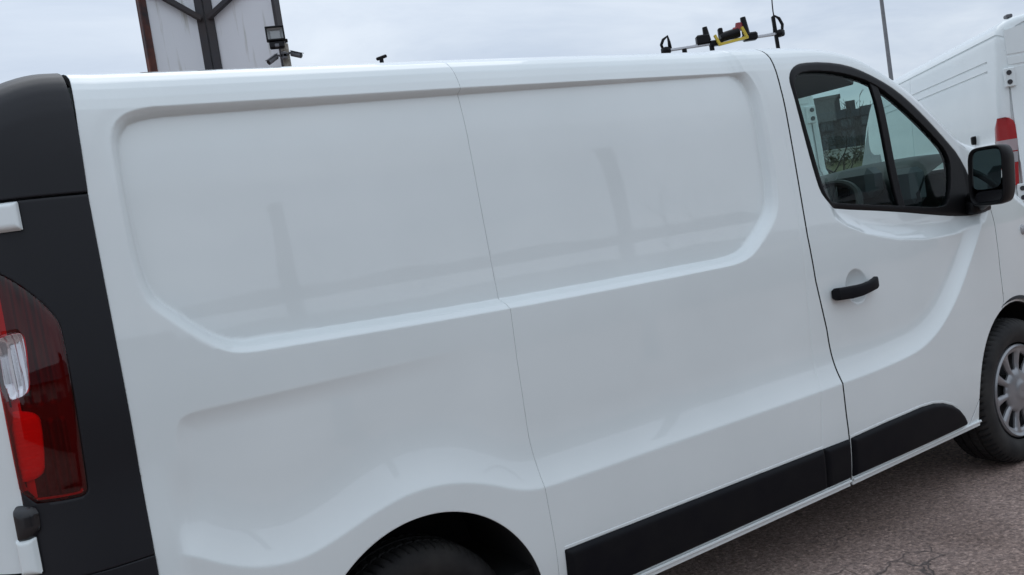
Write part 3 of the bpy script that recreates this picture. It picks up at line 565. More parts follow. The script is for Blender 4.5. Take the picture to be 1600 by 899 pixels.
# ---- wheels
def tyre_mesh(R=.335, w=.215, n=264):
    pr = [(.222, .015), (.238, .004), (.262, -.004), (.285, -.004), (.303, .002), (.316, .010), (.3245, .020), (.3295, .030), (.3315, .042), (.3325, .056), (.325, .0565), (.325, .0655), (.333, .066), (.334, .098), (.327, .0985), (.327, .1075), (.334, .108), (.333, .140), (.325, .1405), (.325, .150), (.3325, .151), (.3295, .185), (.316, .205), (.285, .218), (.238, .212), (.222, .20)]
    sc = R/.335; V = []; Fq = []; m_ = len(pr)
    for k in range(n):
        t = 2*math.pi*k/n; g = k % 4
        for i, (r, y) in enumerate(pr):
            if g == 0 and 6 <= i <= 9: r -= .011
            if g == 0 and i == 5: r -= .004
            if (k+2) % 4 == 0 and 12 <= i <= 13: r -= .005
            if g == 0 and 20 <= i <= 22: r -= .006
            tt = t+.012*(i-9)*(1 if i < 12 else -1)
            V.append((r*sc*math.cos(tt), y, r*sc*math.sin(tt)))
    for k in range(n):
        for i in range(m_-1): Fq.append((k*m_+i, ((k+1) % n)*m_+i, ((k+1) % n)*m_+i+1, k*m_+i+1))
    return np_mesh('tyre', V, Fq)
def hub_mesh():
    NG = 10; rs = np.concatenate([np.linspace(.004, .09, 10), np.linspace(.095, .20, 24), [.205, .209, .213, .217, .219]]); ths = np.linspace(0, 2*math.pi, NG*24+1)
    def gap(r, t):
        a = (t*NG/(2*math.pi)+.5) % 1-.5; a = a*2*math.pi/NG
        sx = a*r; rc = .142; hw = .0275+.21*(r-rc); return np.maximum(np.hypot(np.maximum(abs(r-rc)-.034, 0), np.maximum(abs(sx)-hw+.007, 0))-.007, -1)
    C, T = chart_mesh(rs, ths, [gap])
    r, t = C[:, 0], C[:, 1]; dish = np.interp(r, [0, .035, .05, .09, .13, .17, .20, .209, .213, .219], [-.012, -.012, -.004, .004, .008, .006, .004, -.002, -.004, .002])
    g = gap(r, t); dish = dish+.010*np.exp(-np.maximum(g, 0)/.006)
    P = np.stack([r*np.cos(t), dish, r*np.sin(t)], 1); nn = np.zeros_like(P); nn[:, 1] = -1
    V, Q = flanged(P, T, nn, .009, .002); return np_mesh('wheel_cover', V, Q, T)
tm = tyre_mesh(); hm = hub_mesh(); tm.materials.append(M['tyre']); hm.materials.append(M['hub'])
tm.shade_smooth(); tm.set_sharp_from_angle(angle=rad(38)); hm.shade_smooth(); hm.set_sharp_from_angle(angle=rad(40))
dm = MB(); dm.lathe([(.0, .055), (.06, .055), (.065, .075), (.13, .075), (.135, .085), (.20, .085), (.222, .03), (.222, .19), (.0, .19)], 40, axis='y'); dmo = dm.build('brake_disc', 'steel', None, 'auto'); dme = dmo.data; bpy.data.objects.remove(dmo)
for (x, y, z, mir, s_) in ((0.0, .085, .297, 0, .888), (3.098, .045, .333, 0, 1), (0.0, WID-.085, .297, 1, .888), (3.098, WID-.045, .333, 1, 1)):
    wh = bpy.data.objects.new('wheel', tm); COL.objects.link(wh); vlink(wh); wh.matrix_basis = Matrix.Translation((x, y, z)) @ Matrix.Rotation(math.pi if mir else 0, 4, 'Z') @ Matrix.Scale(s_, 4)
    for nm, me_ in (('wheel_cover', hm), ('brake_disc', dme)):
        o = bpy.data.objects.new(nm, me_); COL.objects.link(o); o.parent = wh
        if nm == 'wheel_cover': o.location = (0, .010, 0); o.rotation_euler = (0, .2, 0); o.scale = (.965, 1, .965)
# ---- mirrors
def mirror_unit(mir):
    f = (lambda p: p) if not mir else (lambda p: (p[0], WID-p[1], p[2]))
    def ring(x, y0, y1, z0, z1, r, sh=0):
        out = []; cy, cz_ = (y0+y1)/2, (z0+z1)/2; hy, hz = (y1-y0)/2, (z1-z0)/2
        for k in range(40):
            t = 2*math.pi*k/40; c, s = math.cos(t), math.sin(t); e = 2/5.0
            yy = cy+hy*math.copysign(abs(c)**e, c); zz = cz_+hz*math.copysign(abs(s)**e, s); yy -= .018*(zz-z0)/(z1-z0)-.009
            out.append(f((x+sh*(yy-y1), yy, zz)))
        return out+[out[0]]
    sh = .10
    rows = [ring(2.792, -.148, -.012, 1.222, 1.442, 0, sh), ring(2.775, -.152, -.008, 1.216, 1.447, 0, sh), ring(2.772, -.158, -.004, 1.211, 1.451, 0, sh), ring(2.782, -.164, 0, 1.207, 1.454, 0, sh), ring(2.81, -.168, .003, 1.205, 1.455, 0, sh), ring(2.85, -.166, .004, 1.207, 1.452, 0, sh), ring(2.885, -.150, .0, 1.22, 1.437, 0, sh), ring(2.905, -.120, -.02, 1.25, 1.405, 0, sh), ring(2.912, -.08, -.06, 1.31, 1.35, 0, sh)]
    m_ = MB(); m_.grid(rows)
    o = vlink(m_.build('wing_mirror', 'black', None, True))
    g = MB()
    pts = lambda x, y0, y1, z0, z1: ring(x, y0, y1, z0, z1, 0, sh)[:40]
    g.add(pts(2.787, -.146, -.015, 1.276, 1.439), [tuple(range(40))]); go = vlink(g.build('mirror_glass', 'mirror'), o)
    g2 = MB(); g2.add(pts(2.7875, -.146, -.015, 1.223, 1.268), [tuple(range(40))]); vlink(g2.build('lower_mirror_glass', 'gloss'), o)
    a = MB(); a.tube([f((2.95, .075, 1.22)), f((2.92, .03, 1.235)), f((2.87, -.02, 1.25)), f((2.85, -.05, 1.27))], [.05, .045, .04, .035], 14); a.box(f((2.955, .068, 1.20)), (.14, .05, .06), .015)
    vlink(a.build('mirror_arm', 'black', None, True), o)
mirror_unit(False); mirror_unit(True)
# ---- cab inside
db = MB(); sec = [(2.74, .60), (2.72, .90), (2.64, 1.10), (2.62, 1.30), (2.68, 1.40), (2.82, 1.445), (3.0, 1.45), (3.12, 1.445)]
A = [[(x+.05*math.sin((y-.10)/1.75*math.pi*2)*(.5 if z > 1.05 else 0), y, z+.018*math.cos((y-.45)*5)*(1 if z > 1.35 else 0)-(.03 if y < .2 and z > 1.3 else 0)) for x, z in sec] for y in np.linspace(.13, 1.83, 36)]
db.grid(A); dash = vlink(db.build('dashboard', 'dashdark', None, True))
for nm, m_, c_, d_, r_ in (('instrument_cowl', 'dash', (2.62, .415, 1.375), (.12, .20, .135), .04), ('air_vent', 'dash', (2.66, .205, 1.335), (.10, .13, .16), .03), ('centre_console', 'dash', (2.60, .95, 1.22), (.12, .36, .30), .04), ('glovebox', 'dash', (2.62, 1.48, 1.28), (.08, .50, .16), .03), ('display', 'gloss', (2.555, .455, 1.36), (.01, .06, .06), .003), ('radio', 'gloss', (2.535, .95, 1.27), (.01, .22, .12), .003)):
    bi = MB(); bi.box(c_, d_, r_); vlink(bi.build(nm, m_, None, 'auto'), dash)
pp = MB(); pp.box((2.90, 1.0, 1.475), (.16, .22, .004)); vlink(pp.build('paper', 'pale'), dash)
sw = MB(); cS = Vector((2.33, .43, 1.255)); ax = Vector((-.74, 0, .67)); e1 = Vector((0, 1, 0)); e2 = ax.cross(e1)
ringp = [cS+(e1*math.cos(t)+e2*math.sin(t))*.19 for t in np.linspace(0, 2*math.pi, 41)]; sw.tube(ringp, .016, 8, False)
for t in (0.15, math.pi-.15, math.pi*1.5): sw.bar(cS-ax*.03, cS+(e1*math.cos(t)+e2*math.sin(t))*.18, .035, .014, ax, .004)
sw.tube([cS-ax*.05, cS-ax*.005], [.075, .06], 16); sw.tube([cS-ax*.04, cS-ax*.30], .04, 10); vlink(sw.build('steering_wheel', 'dashdark', None, 'auto'))
def seat(y, w):
    s = MB(); s.box((2.02, y, .72), (.50, w, .16), .05); s.box((1.80, y, 1.05), (.15, w, .62), .06, Matrix.Rotation(-.16, 3, 'Y')); so_ = vlink(s.build('seat', 'seat', None, 'auto'))
    n = max(1, round(w/.45))
    for i in range(n):
        h = MB(); yy = y+(i-(n-1)/2)*w/n; h.box((1.755, yy, 1.46), (.10, .26, .19), .045); h.tube([(1.765, yy-.05, 1.3), (1.76, yy-.05, 1.42)], .007, 6); h.tube([(1.765, yy+.05, 1.3), (1.76, yy+.05, 1.42)], .007, 6); vlink(h.build('headrest', 'seat', None, 'auto'), so_)
seat(.48, .50); seat(1.36, .90)
cb_ = MB(); cb_.box((2.3, .978, .50), (1.3, 1.70, .04)); pass; vlink(cb_.build('cab_lining', 'dashdark'))
hlA = []
for x in np.linspace(1.72, 2.24, 8):
    hlA.append([(x, float(surf(np.array([x]), np.array([w]), False)[1][0])+.035, float(surf(np.array([x]), np.array([w]), False)[2][0])-.03) for w in np.linspace(1.875, 2.8, 20)])
hd = MB(); hd.grid(hlA); hd.grid([[(a, WID-b, c) for a, b, c in r] for r in hlA]); vlink(hd.build('headlining', 'lining', None, True))
for mir in (False, True):        # trim on the inside of each windscreen pillar, and the sun visor
    A = []
    for x in np.linspace(2.2, 3.1, 24):
        zt_ = float(np.interp(x, ZQ, ZV)); A.append([(lambda q: (x, float(q[1][0])+dy, float(q[2][0])-dz))(surf(np.array([x]), np.array([zt_+dw_]), False)) for dw_, dy, dz in ((-.055, .02, 0), (-.03, .035, .0), (0, .05, .02), (.03, .045, .02), (.05, .02, .012))])
    if mir: A = [[(a, WID-b, c) for a, b, c in r] for r in A]
    q = MB(); q.grid(A); vlink(q.build('pillar_trim', 'lining', None, True))
for y in (.48, 1.45):
    sv = MB(); sv.box((2.36, y, 1.845), (.20, .44, .02), .008, Matrix.Rotation(.38, 3, 'Y')); vlink(sv.build('sun_visor', 'lining', None, 'auto'))
# ---------------------------------------------------------------- ground
def ground():
    A = [-400, -60, -12, -4, 0, 4, 9, 16, 30, 60, 120, 400]
    g = MB(); g.grid([[(x, y, 0) for y in A] for x in A]); o = g.build('ground', 'ground', None, False); tag(o, kind='structure')
    if o.data.polygons[0].normal.z < 0: o.data.flip_normals()
ground()
def rot2(p, o, a): c, s = math.cos(a), math.sin(a); return (o[0]+p[0]*c-p[1]*s, o[1]+p[0]*s+p[1]*c)
# ---------------------------------------------------------------- the two tall vans parked behind
PW, PL, PH = 2.05, 5.6, 2.56
def tall_van():
    root = empty('high_roof_van')
    base = [(.10, .30), (.035, .36), (.012, .50), (0, .70), (0, 1.0), (0, 1.40), (.000, 1.50), (.002, 1.525), (.012, 1.540), (.017, 1.555), (.020, 1.60)]
    base += [(.020+.045*((z-1.6)/.8)**1.5, z) for z in np.arange(1.64, 2.13, .04)]
    def ln(z): return .020+.045*((z-1.6)/.8)**1.5
    for z0 in (2.135, 2.215): base += [(ln(z0), z0), (ln(z0)+.010, z0+.004), (ln(z0)+.010, z0+.013), (ln(z0), z0+.018)]
    base += [(ln(z), z) for z in (2.17, 2.19, 2.27, 2.31, 2.35, 2.38)]
    base = sorted(base, key=lambda a: a[1])
    base += [(.068, 2.400), (.082, 2.403), (.082, 2.415), (.070, 2.419), (.080, 2.45), (.10, 2.485), (.14, 2.515), (.20, 2.538), (.32, 2.552), (.6, 2.562), (1.025, 2.57)]
    full = [(y, z) for y, z in base]+[(PW-y, z) for y, z in base[::-1][1:]]
    XS = [0, .004, .012, .025, .045, .07, .10, .24, .26]+list(np.linspace(.4, 2.2, 8))+[2.392, 2.396, 2.404, 2.408]+list(np.linspace(2.6, 3.5, 5))+[3.56, 3.6]+list(np.linspace(3.8, 5.6, 15))
    rows = []
    for x in XS:
        ins = .07*(1-math.sqrt(max(0, 1-(1-min(x/.07, 1))**2))); zt = np.interp(x, [0, 3.6, 4.1, 4.5, 5.05, 5.45, 5.6], [PH, PH, 2.47, 2.15, 1.30, 1.10, .95]); fin = np.interp(x, [0, 4.8, 5.3, 5.6], [0, 0, .08, .28])
        flat = 1 if .25 < x < 3.58 else 0
        row = []
        for y, z in full:
            yl = min(y, PW-y); sgn = 1 if y < PW/2 else -1
            if not flat and z > 2.1 and z < 2.24: yl = ln(z)
            zz = z if z < 1.0 else 1.0+(z-1.0)*(zt-1.0)/(PH-1.0)
            if z > 2.3: zz -= ins*.8
            if 2.394 < x < 2.406 and z < 2.39: yl += .008
            yl2 = min(yl+ins+fin, PW/2); row.append((x, -(yl2 if sgn > 0 else PW-yl2), zz))
        rows.append(row)
    b = MB(); b.grid(rows); b.add(rows[-1], [tuple(range(len(rows[-1])))]); b.add([(p[0]+.012, p[1], p[2]) for p in rows[0]], [tuple(range(len(rows[0])))])
    b.build('body', 'paint2', root, 'auto')
    ud = MB(); ud.box((2.8, -PW/2, .33), (5.0, 1.85, .2)); ud.build('underbody', 'under', root)
    # two rear doors: sheets with a recessed joint, two pressed lines and hinges
    for s in (0, 1):
        y0, y1 = (-.115, -PW/2+.004) if s == 0 else (-PW/2-.004, -PW+.115)
        d = MB(); lo, hi = min(y0, y1), max(y0, y1)
        zs = [.42, 1.34, 1.375, 1.60, 1.635, 2.13, 2.135, 2.15, 2.155, 2.215, 2.22, 2.235, 2.24, 2.455]; off = [-.022, -.022, -.008, -.008, .004, .004, .010, .010, .004, .004, .010, .010, .004, .004]
        A = [[(o_+dx, y, z-(.02 if (z > 2.4 and (abs(y-lo) < .01 and s == 1 or abs(y-hi) < .01 and s == 0)) else 0)) for y in np.linspace(lo, hi, 9)] for z, o_, dx in [(zs[0], off[0]+.02, 0)]+[(z, o_-.012, 0) for z, o_ in zip(zs, off)]+[(zs[-1], off[-1]+.02, 0)]]
        d.grid(A); ys = (lo, hi)
        for yy in ys: d.grid([[(o_-.012, yy, z), (.02, yy, z)] for z, o_ in zip(zs, off)])
        dr = d.build('rear_door', 'paint2', root, 'auto')
        edge = hi if s == 0 else lo; sg = 1 if s == 0 else -1
        for hz in (2.05, 1.10):
            h = MB(); h.box((-.024, edge+sg*.004, hz), (.026, .085, .155), .010); ho = h.build('hinge', 'paint2', dr, 'auto')
            for dz in (-.038, .038):
                bt = MB(); bt.tube([(-.036, edge+sg*.012, hz+dz), (-.0425, edge+sg*.012, hz+dz)], .020, 12); bt.build('hinge_bolt', 'steel', dr, 'auto')
        # tail lamp column on the corner
        yc = -.002 if s == 0 else -PW+.002
        LZ = [1.17, 1.20, 1.36, 1.38, 1.52, 1.54, 1.66, 1.70, 1.725, 1.735]; wd = [.085, .088, .10, .10, .112, .112, .11, .098, .07, .04]
        fz = lambda z: float(np.interp(z, [1.17, 1.4, 1.58, 1.66, 1.71, 1.735], [.3, .75, 1, .8, .5, .3]))
        def col_(z0, z1, pr):
            zz = [z0]+[z for z in LZ if z0 < z < z1]+[z1]; A = []
            for z in zz:
                w_ = float(np.interp(z, LZ, wd)); A.append([(x, yc-sg*y, z) for x, y in ((.012+.148*fz(z), .016-pr), (.012+.09*fz(z), .006-pr), (.012+.04*fz(z), .008-pr), (.012, .022-pr*.7), (-.010-pr, .045), (-.018-pr, w_*.8), (-.012-pr, w_), (.01, w_+.004))])
            q = MB(); q.grid(A); q.add(A[0], [tuple(range(8))]); q.add(A[-1], [tuple(range(8))]); return q
        tl = col_(1.17, 1.735, .010).build('tail_light', 'red_van', root, 'auto')
        col_(1.455, 1.55, .013).build('reversing_lens', 'clear_dim', tl, 'auto'); col_(1.36, 1.445, .013).build('indicator_lens', 'clear', tl, 'auto')
    tb = MB(); tb.box((.10, -.20, 2.555), (.07, .05, .03), .008); tb.build('roof_bracket', 'camgrey', root, 'auto')
    tb = MB(); tb.box((.62, -.012, 1.60), (.05, .05, .075), .01); tb.build('door_buffer', 'black', root, 'auto')
    rbm = MB(); rbm.box((-.03, -PW/2, .40), (.14, PW-.06, .20), .04); rbm.build('rear_bumper', 'trim', root, 'auto')
    for y, x, s in ((-.10, 1.0, 1), (-.10, 4.55, 1), (-PW+.10, 1.0, -1), (-PW+.10, 4.55, -1)):
        t = MB(); yo = .11*s; t.lathe([(.20, -.03*s), (.23, -.0), (.31, -.0), (.34, -.04*s), (.34, -.2*s), (.2, -.22*s)], 36, (x, y+yo, .34), 'y'); w_ = t.build('wheel', 'tyre', root, 'auto'); h = MB(); h.lathe([(.0, .0), (.10, -.005*s), (.19, -.03*s), (.205, -.01*s)], 30, (x, y+yo-.02*s, .34), 'y'); h.build('wheel_cover', 'hub', w_, 'auto')
    for s in (0, 1):
        y = .001 if s == 0 else -PW-.001; a = MB(); P = [(3.75, 1.42), (3.75, 2.12), (4.28, 2.12), (4.85, 1.42)]
        a.add([(x, y+(.0 if z < 1.5 else (-.06 if s == 0 else .06))*1., z) for x, z in P], [(0, 1, 2, 3)]); a.build('side_window', 'winglass', root)
        rl = MB(); rl.box((2.5, y, .75), (2.4, .03, .16), .01); rl.build('side_moulding', 'trim', root, 'auto')
    ws = MB(); ws.add([(4.22, -.25, 2.40), (4.22, -PW+.25, 2.40), (5.02, -PW+.18, 1.37), (5.02, -.18, 1.37)], [(0, 1, 2, 3)]); ws.build('windscreen', 'winglass', root)
    return root
def place(root, x, y, az): root.location = (x, y, 0); root.rotation_euler = (0, 0, rad(90-az))
def copy_tree(o, parent=None):
    c = o.copy(); COL.objects.link(c)
    if parent: c.parent = parent
    for ch in list(o.children): copy_tree(ch, c)
    return c
vanC = tall_van(); vanB = copy_tree(vanC)
tag(vanC, 'tall white van behind the front van, its red tail lamp beside the black mirror', 'van', 'tall white vans parked behind')
tag(vanB, 'tall white van seen only through the cab window, left of the bare tree', 'van', 'tall white vans parked behind')
place(vanC, 6.56, 1.785, 42)
AZB = 36; vB = (math.cos(rad(AZB)), -math.sin(rad(AZB)))
for o_ in list(vanB.children):
    if o_.name.startswith('tail_light'): o_.location.z -= .55          # this one carries its lamps lower
place(vanB, 5.93-vB[0]*PW, 2.99-vB[1]*PW, AZB)
# roof bar of the second van, with hooped load stops, and a whip aerial
def bpt(px, py, z): return Vector((px, py, z))
BA, BB = Vector((4.88, 3.76, 2.815)), Vector((5.74, 3.19, 2.815)); BD = (BB-BA).normalized()
fw = Vector((math.sin(rad(AZB)), math.cos(rad(AZB)), 0))
barroot = empty('roof_bar', ((BA+BB)/2-Vector((0, 0, .25)))); tag(barroot, 'aluminium roof bar with black hooped end stops on the hidden van roof', 'roof bar')
BINV = Matrix.Translation(-barroot.location)
def blink(o, p=None):
    o.parent = p or barroot
    if p is None: o.matrix_parent_inverse = BINV
    return o
q = MB(); q.bar(BA, BB, .035, .028, ch=.006); blink(q.build('bar', 'alu', None, 'auto'))
for t in (.16, .40):
    q = MB(); c = BA.lerp(BB, t); q.tube([c-Vector((0, 0, .31)), c-Vector((0, 0, .01))], .022, 8); q.box(c-Vector((0, 0, .30)), (.1, .1, .02), .004); blink(q.build('bar_foot', 'black', None, 'auto'))
for c, h, s in ((BA, .125, 1), (BB, .165, -1)):
    q = MB(); u = BD*s
    pts = [c+u*.03+Vector((0, 0, .015)), c-u*.025+Vector((0, 0, .02)), c-u*.035+Vector((0, 0, h*.45)), c-u*.012+Vector((0, 0, h*.8)), c+u*.03+Vector((0, 0, h)), c+u*.038+Vector((0, 0, h*.6)), c+u*.04+Vector((0, 0, .015))]
    q.tube(pts, [.018, .016, .014, .014, .013, .014, .018], 8); q.box(c+Vector((0, 0, .0)), (.075, .075, .06), .012); blink(q.build('load_stop', 'black', None, True))
q = MB(); q.bar(BB-BD*.03-Vector((0, 0, .14)), BB-BD*.04+Vector((0, 0, .16)), .035, .03, BD, .006); blink(q.build('post', 'black', None, 'auto'))
q = MB(); ab = BB-BD*.03; q.tube([ab+Vector((-.012*math.sin(k*1.3)*.4, 0, .14+k*.06)) for k in range(16)], [.006]*15+[.005], 6); blink(q.build('aerial', 'black', None, True))
# ladder clamp strapped to the bar
clamp = empty('ladder_clamp', BA.lerp(BB, .55)); tag(clamp, 'black and yellow ladder clamp with upright prongs and red knob on the roof bar', 'clamp')
CINV = Matrix.Translation(-clamp.location)
def clink(o): o.parent = clamp; o.matrix_parent_inverse = CINV; return o
bl = lambda t, dz=0.: BA.lerp(BB, t)+Vector((0, 0, dz))
RB_ = Matrix((BD, Vector((0, 0, 1)).cross(BD), (0, 0, 1))).transposed()
q = MB(); q.box(bl(.33, .045), (.12, .08, .085), .012, RB_); q.tube([bl(.37, .03), bl(.36, .155)], [.034, .022], 8); q.box(bl(.44, .0), (.12, .07, .05), .01, RB_); clink(q.build('clamp_jaw', 'black', None, 'auto'))
q = MB(); q.tube([bl(.71, .04), bl(.70, .19)], [.036, .024], 8); q.box(bl(.74, .01), (.13, .08, .07), .014, RB_); clink(q.build('clamp_jaw', 'black', None, 'auto'))
q = MB(); yo = -fw*.06; q.bar(bl(.45, -.03)+yo, bl(.71, .0)+yo, .022, .03, fw); q.bar(bl(.46, -.03)+yo, bl(.425, .06)+yo, .02, .035, fw); q.bar(bl(.70, .0)+yo, bl(.665, .095)+yo, .02, .035, fw); clink(q.build('yellow_frame', 'yellow', None, 'auto'))
q = MB(); q.tube([bl(.48, .035), bl(.65, .065)], .045, 12); q.box(bl(.49, .09), (.04, .05, .07), .008, RB_); clink(q.build('roller', 'black', None, 'auto'))
q = MB(); q.tube([bl(.655, .08), bl(.66, .145)], [.04, .03], 12); q.box(bl(.62, .085), (.055, .06, .05), .02, RB_); clink(q.build('knob', 'red', None, 'auto'))
# ---------------------------------------------------------------- hoarding, seen from behind
hrd = empty('hoarding', (1.85, 7.1, 0)); tag(hrd, 'back of a hoarding, two white boards between rusty dark posts', 'hoarding')
HINV = Matrix.Translation(-hrd.location)
def hlink(o, p=None):
    o.parent = p or hrd
    if p is None: o.matrix_parent_inverse = HINV
    return o
PA, PM, PB = Vector((1.32, 7.37, 0)), Vector((1.945, 7.38, 0)), Vector((2.435, 6.63, 0))
for c, w, m in ((PA, .10, 'rust'), (PB, .095, 'darkpost')):
    q = MB(); dv = (PM-c).normalized(); q.box(c+Vector((0, 0, 3.1)), (w, .012, 6.2), .003, Matrix.Rotation(math.atan2(dv.y, dv.x), 3, 'Z')); q.box(c+Vector((dv.y, -dv.x, 0))*.04*(1 if c is PA else -1)+dv*-.04+Vector((0, 0, 3.1)), (.012, .09, 6.2), .003, Matrix.Rotation(math.atan2(dv.y, dv.x), 3, 'Z')); hlink(q.build('post', m, None, 'auto'))
for s in (-1, 1):
    q = MB(); q.box(PM+Vector((s*.047*.83, -s*.047*.55, 3.1)), (.082, .07, 6.2), .004, Matrix.Rotation(-.58, 3, 'Z')); hlink(q.build('post', 'darkpost', None, 'auto'))
for a, b in ((PA, PM), (PM, PB)):
    d = (b-a).normalized(); nrm = Vector((-d.y, d.x, 0)); nrm = nrm if nrm.y > 0 else -nrm
    q = MB(); c = (a+b)/2+nrm*.03; q.box(c+Vector((0, 0, 4.0)), ((b-a).length-.03, .012, 4.1), .002, Matrix.Rotation(math.atan2(d.y, d.x), 3, 'Z')); hlink(q.build('board', 'board', None, 'auto'))
    q = MB(); m0 = PM+(-d if a is PA else d)*.06-nrm*.03; e0 = (a if a is PA else b)-nrm*.03
    lo = m0+Vector((0, 0, 4.10)); hi = m0.lerp(e0, .92)+Vector((0, 0, 4.42)); q.bar(lo, hi, .05, .055, ch=.004); hlink(q.build('brace', 'darkpost', None, 'auto'))
# floodlight and two cameras on their own short concrete stub fixed to the right post
FP = Vector((2.33, 6.44, 0)); vd = Vector((-.35, -.936, 0)); sd = Vector((.936, -.35, 0))
stub = MB(); stub.tube([FP+Vector((.06, .02, 0)), FP+Vector((.06, .02, 3.60))], .038, 12); st = stub.build('camera_post', 'concrete', None, True); tag(st, 'pitted pale post carrying the floodlight and two cameras', 'post')
fl = empty('floodlight', FP+Vector((-.025, -.002, 3.575))); tag(fl, 'square black floodlight on the post by the hoarding', 'floodlight')
FINV = Matrix.Translation(-fl.location); RF = Matrix((sd, -vd, (0, 0, 1))).transposed() @ Matrix.Rotation(rad(-14), 3, 'X')
def flink(o): o.parent = fl; o.matrix_parent_inverse = FINV; return o
fc = fl.location+Vector((0, 0, .10))+vd*.05; T3_ = lambda v: RF @ (Vector(v)*.84)+fc
q = MB()
for dx, dz, w, h in ((-.098, 0, .02, .17), (.098, 0, .02, .17), (0, .082, .216, .02), (0, -.082, .216, .02)): q.box(T3_((dx, -.02, dz)), (w*.84, .042, h*.84), .004, RF)
q.box(T3_((0, .03, 0)), (.16, .042, .13), .012, RF); q.box(T3_((.0, .0, -.135)), (.143, .05, .071), .012, RF); q.box(T3_((.115, -.0, -.09)), (.025, .05, .025), .006, RF); flink(q.build('housing', 'black', None, 'auto'))
q = MB(); q.add([T3_(v) for v in ((-.088, -.028, -.072), (.088, -.028, -.072), (.088, -.028, .072), (-.088, -.028, .072), (-.055, .0, -.045), (.055, .0, -.045), (.055, .0, .05), (-.055, .0, .05))], [(0, 1, 5, 4), (1, 2, 6, 5), (2, 3, 7, 6), (3, 0, 4, 7), (4, 5, 6, 7)]); flink(q.build('reflector', 'lampglass'))
q = MB(); q.box(T3_((0, -.035, -.155)), (.04, .02, .035), .006, RF); flink(q.build('sensor', 'camgrey', None, 'auto'))
for s, lab in ((-1, 'small grey camera pointing down left below the floodlight'), (1, 'small grey camera pointing right below the floodlight')):
    c0 = FP+Vector((.03, -.01, 3.465 if s < 0 else 3.48)); e_ = empty('security_camera', c0); tag(e_, lab, 'camera', 'cameras below the floodlight'); CI = Matrix.Translation(-c0)
    a = c0+sd*s*.085; tip = a+sd*s*.075+vd*.05+Vector((0, 0, -.05 if s < 0 else -.03)); back = a-sd*s*.01-vd*.01+Vector((0, 0, .012))
    q = MB(); q.tube([back, tip], [.026, .026], 12); d_ = (tip-back).normalized(); q.bar(back+Vector((0, 0, .03)), tip+d_*.02+Vector((0, 0, .03)), .05, .006); o = q.build('housing', 'camgrey', None, 'auto'); o.parent = e_; o.matrix_parent_inverse = CI
    q = MB(); q.tube([c0, a+Vector((0, 0, .03)), (back+tip)/2], .011, 8); q.box(c0+vd*.03, (.05, .05, .06), .01); o = q.build('bracket', 'camgrey', None, 'auto'); o.parent = e_; o.matrix_parent_inverse = CI
    q = MB(); q.tube([tip, tip+d_*.004], .02, 12); o = q.build('lens', 'gloss', None, 'auto'); o.parent = e_; o.matrix_parent_inverse = CI
# a lone camera on a slim mast
mc = empty('mast_camera', (3.23, 6.07, 0)); tag(mc, 'tiny dark camera on a slim mast just clearing the front van roof', 'camera')
MI = Matrix.Translation((-3.23, -6.07, 0)); q = MB(); q.tube([(3.23, 6.07, 0), (3.23, 6.07, 3.33)], .016, 8); o = q.build('mast', 'grey_metal', None, True); o.parent = mc; o.matrix_parent_inverse = MI
q = MB(); q.bar((3.19, 6.10, 3.345), (3.275, 6.03, 3.365), .035, .03, ch=.008); q.tube([(3.23, 6.07, 3.3), (3.23, 6.07, 3.35)], .022, 8); o = q.build('housing', 'black', None, 'auto'); o.parent = mc; o.matrix_parent_inverse = MI
# street lamp column
lp_ = empty('lamp_post', (22.2, 12.6, 0)); tag(lp_, 'tall slim grey lamp post above the cab roof', 'lamp post'); LI = Matrix.Translation((-22.2, -12.6, 0))
q = MB(); q.tube([(22.2, 12.6, 0), (22.2, 12.6, 1.2), (22.2, 12.6, 1.25), (22.2, 12.6, 9)], [.09, .09, .062, .045], 14); o = q.build('column', 'grey_metal', None, True); o.parent = lp_; o.matrix_parent_inverse = LI
q = MB(); q.bar((22.2, 12.6, 9), (21.2, 12.2, 9.15), .16, .09, ch=.02); o = q.build('lantern', 'grey_metal', None, 'auto'); o.parent = lp_; o.matrix_parent_inverse = LI
# ---------------------------------------------------------------- rising bank, wall, house and bare trees beyond
bk = MB(); ux, uy = .82, .57                   # the direction in which the bank lies
A = []
for s in np.linspace(-60, 60, 25):
    A.append([(ux*d-uy*s, uy*d+ux*s, z+.25*math.sin(s*.31+d*.2)*(1 if z > .1 else 0)) for d, z in ((27, -.02), (30, .25), (34, 1.2), (38, 2.1), (42, 2.5), (60, 3.0), (160, 4.5))])
bk.grid(A); o = bk.build('bank', 'grass', None, True); tag(o, kind='structure')
if o.data.polygons[0].normal.z < 0: o.data.flip_normals()
def dirpt(az, d): return Vector((-.977+math.sin(rad(az))*d, -2.085+math.cos(rad(az))*d, 0))
wl = MB(); w0, w1 = dirpt(50, 42), dirpt(57.5, 42); wl.bar(w0+Vector((0, 0, 2.65)), w1+Vector((0, 0, 2.5)), .25, .75); wl.bar(w0+Vector((0, 0, 3.04)), w1+Vector((0, 0, 2.89)), .34, .06); tag(wl.build('boundary_wall', 'cream_wall'), 'low pale wall on the grass bank seen through the cab window', 'wall')
hg = MB(); random.seed(4)
for k in range(1500):
    t = random.random(); c = dirpt(49+t*9, 39.5+random.random()*1.6)+Vector((0, 0, 2.1+abs(random.gauss(0, .34))))
    a, b = Vector((random.gauss(0, 1), random.gauss(0, 1), random.gauss(0, 1)))*.09, Vector((random.gauss(0, 1), random.gauss(0, 1), random.gauss(0, 1)))*.09; hg.add([c, c+a, c+b], [(0, 1, 2)])
tag(hg.build('hedge', 'hedge', None, False, False), 'brownish winter hedge growing along the foot of the pale wall', 'hedge')
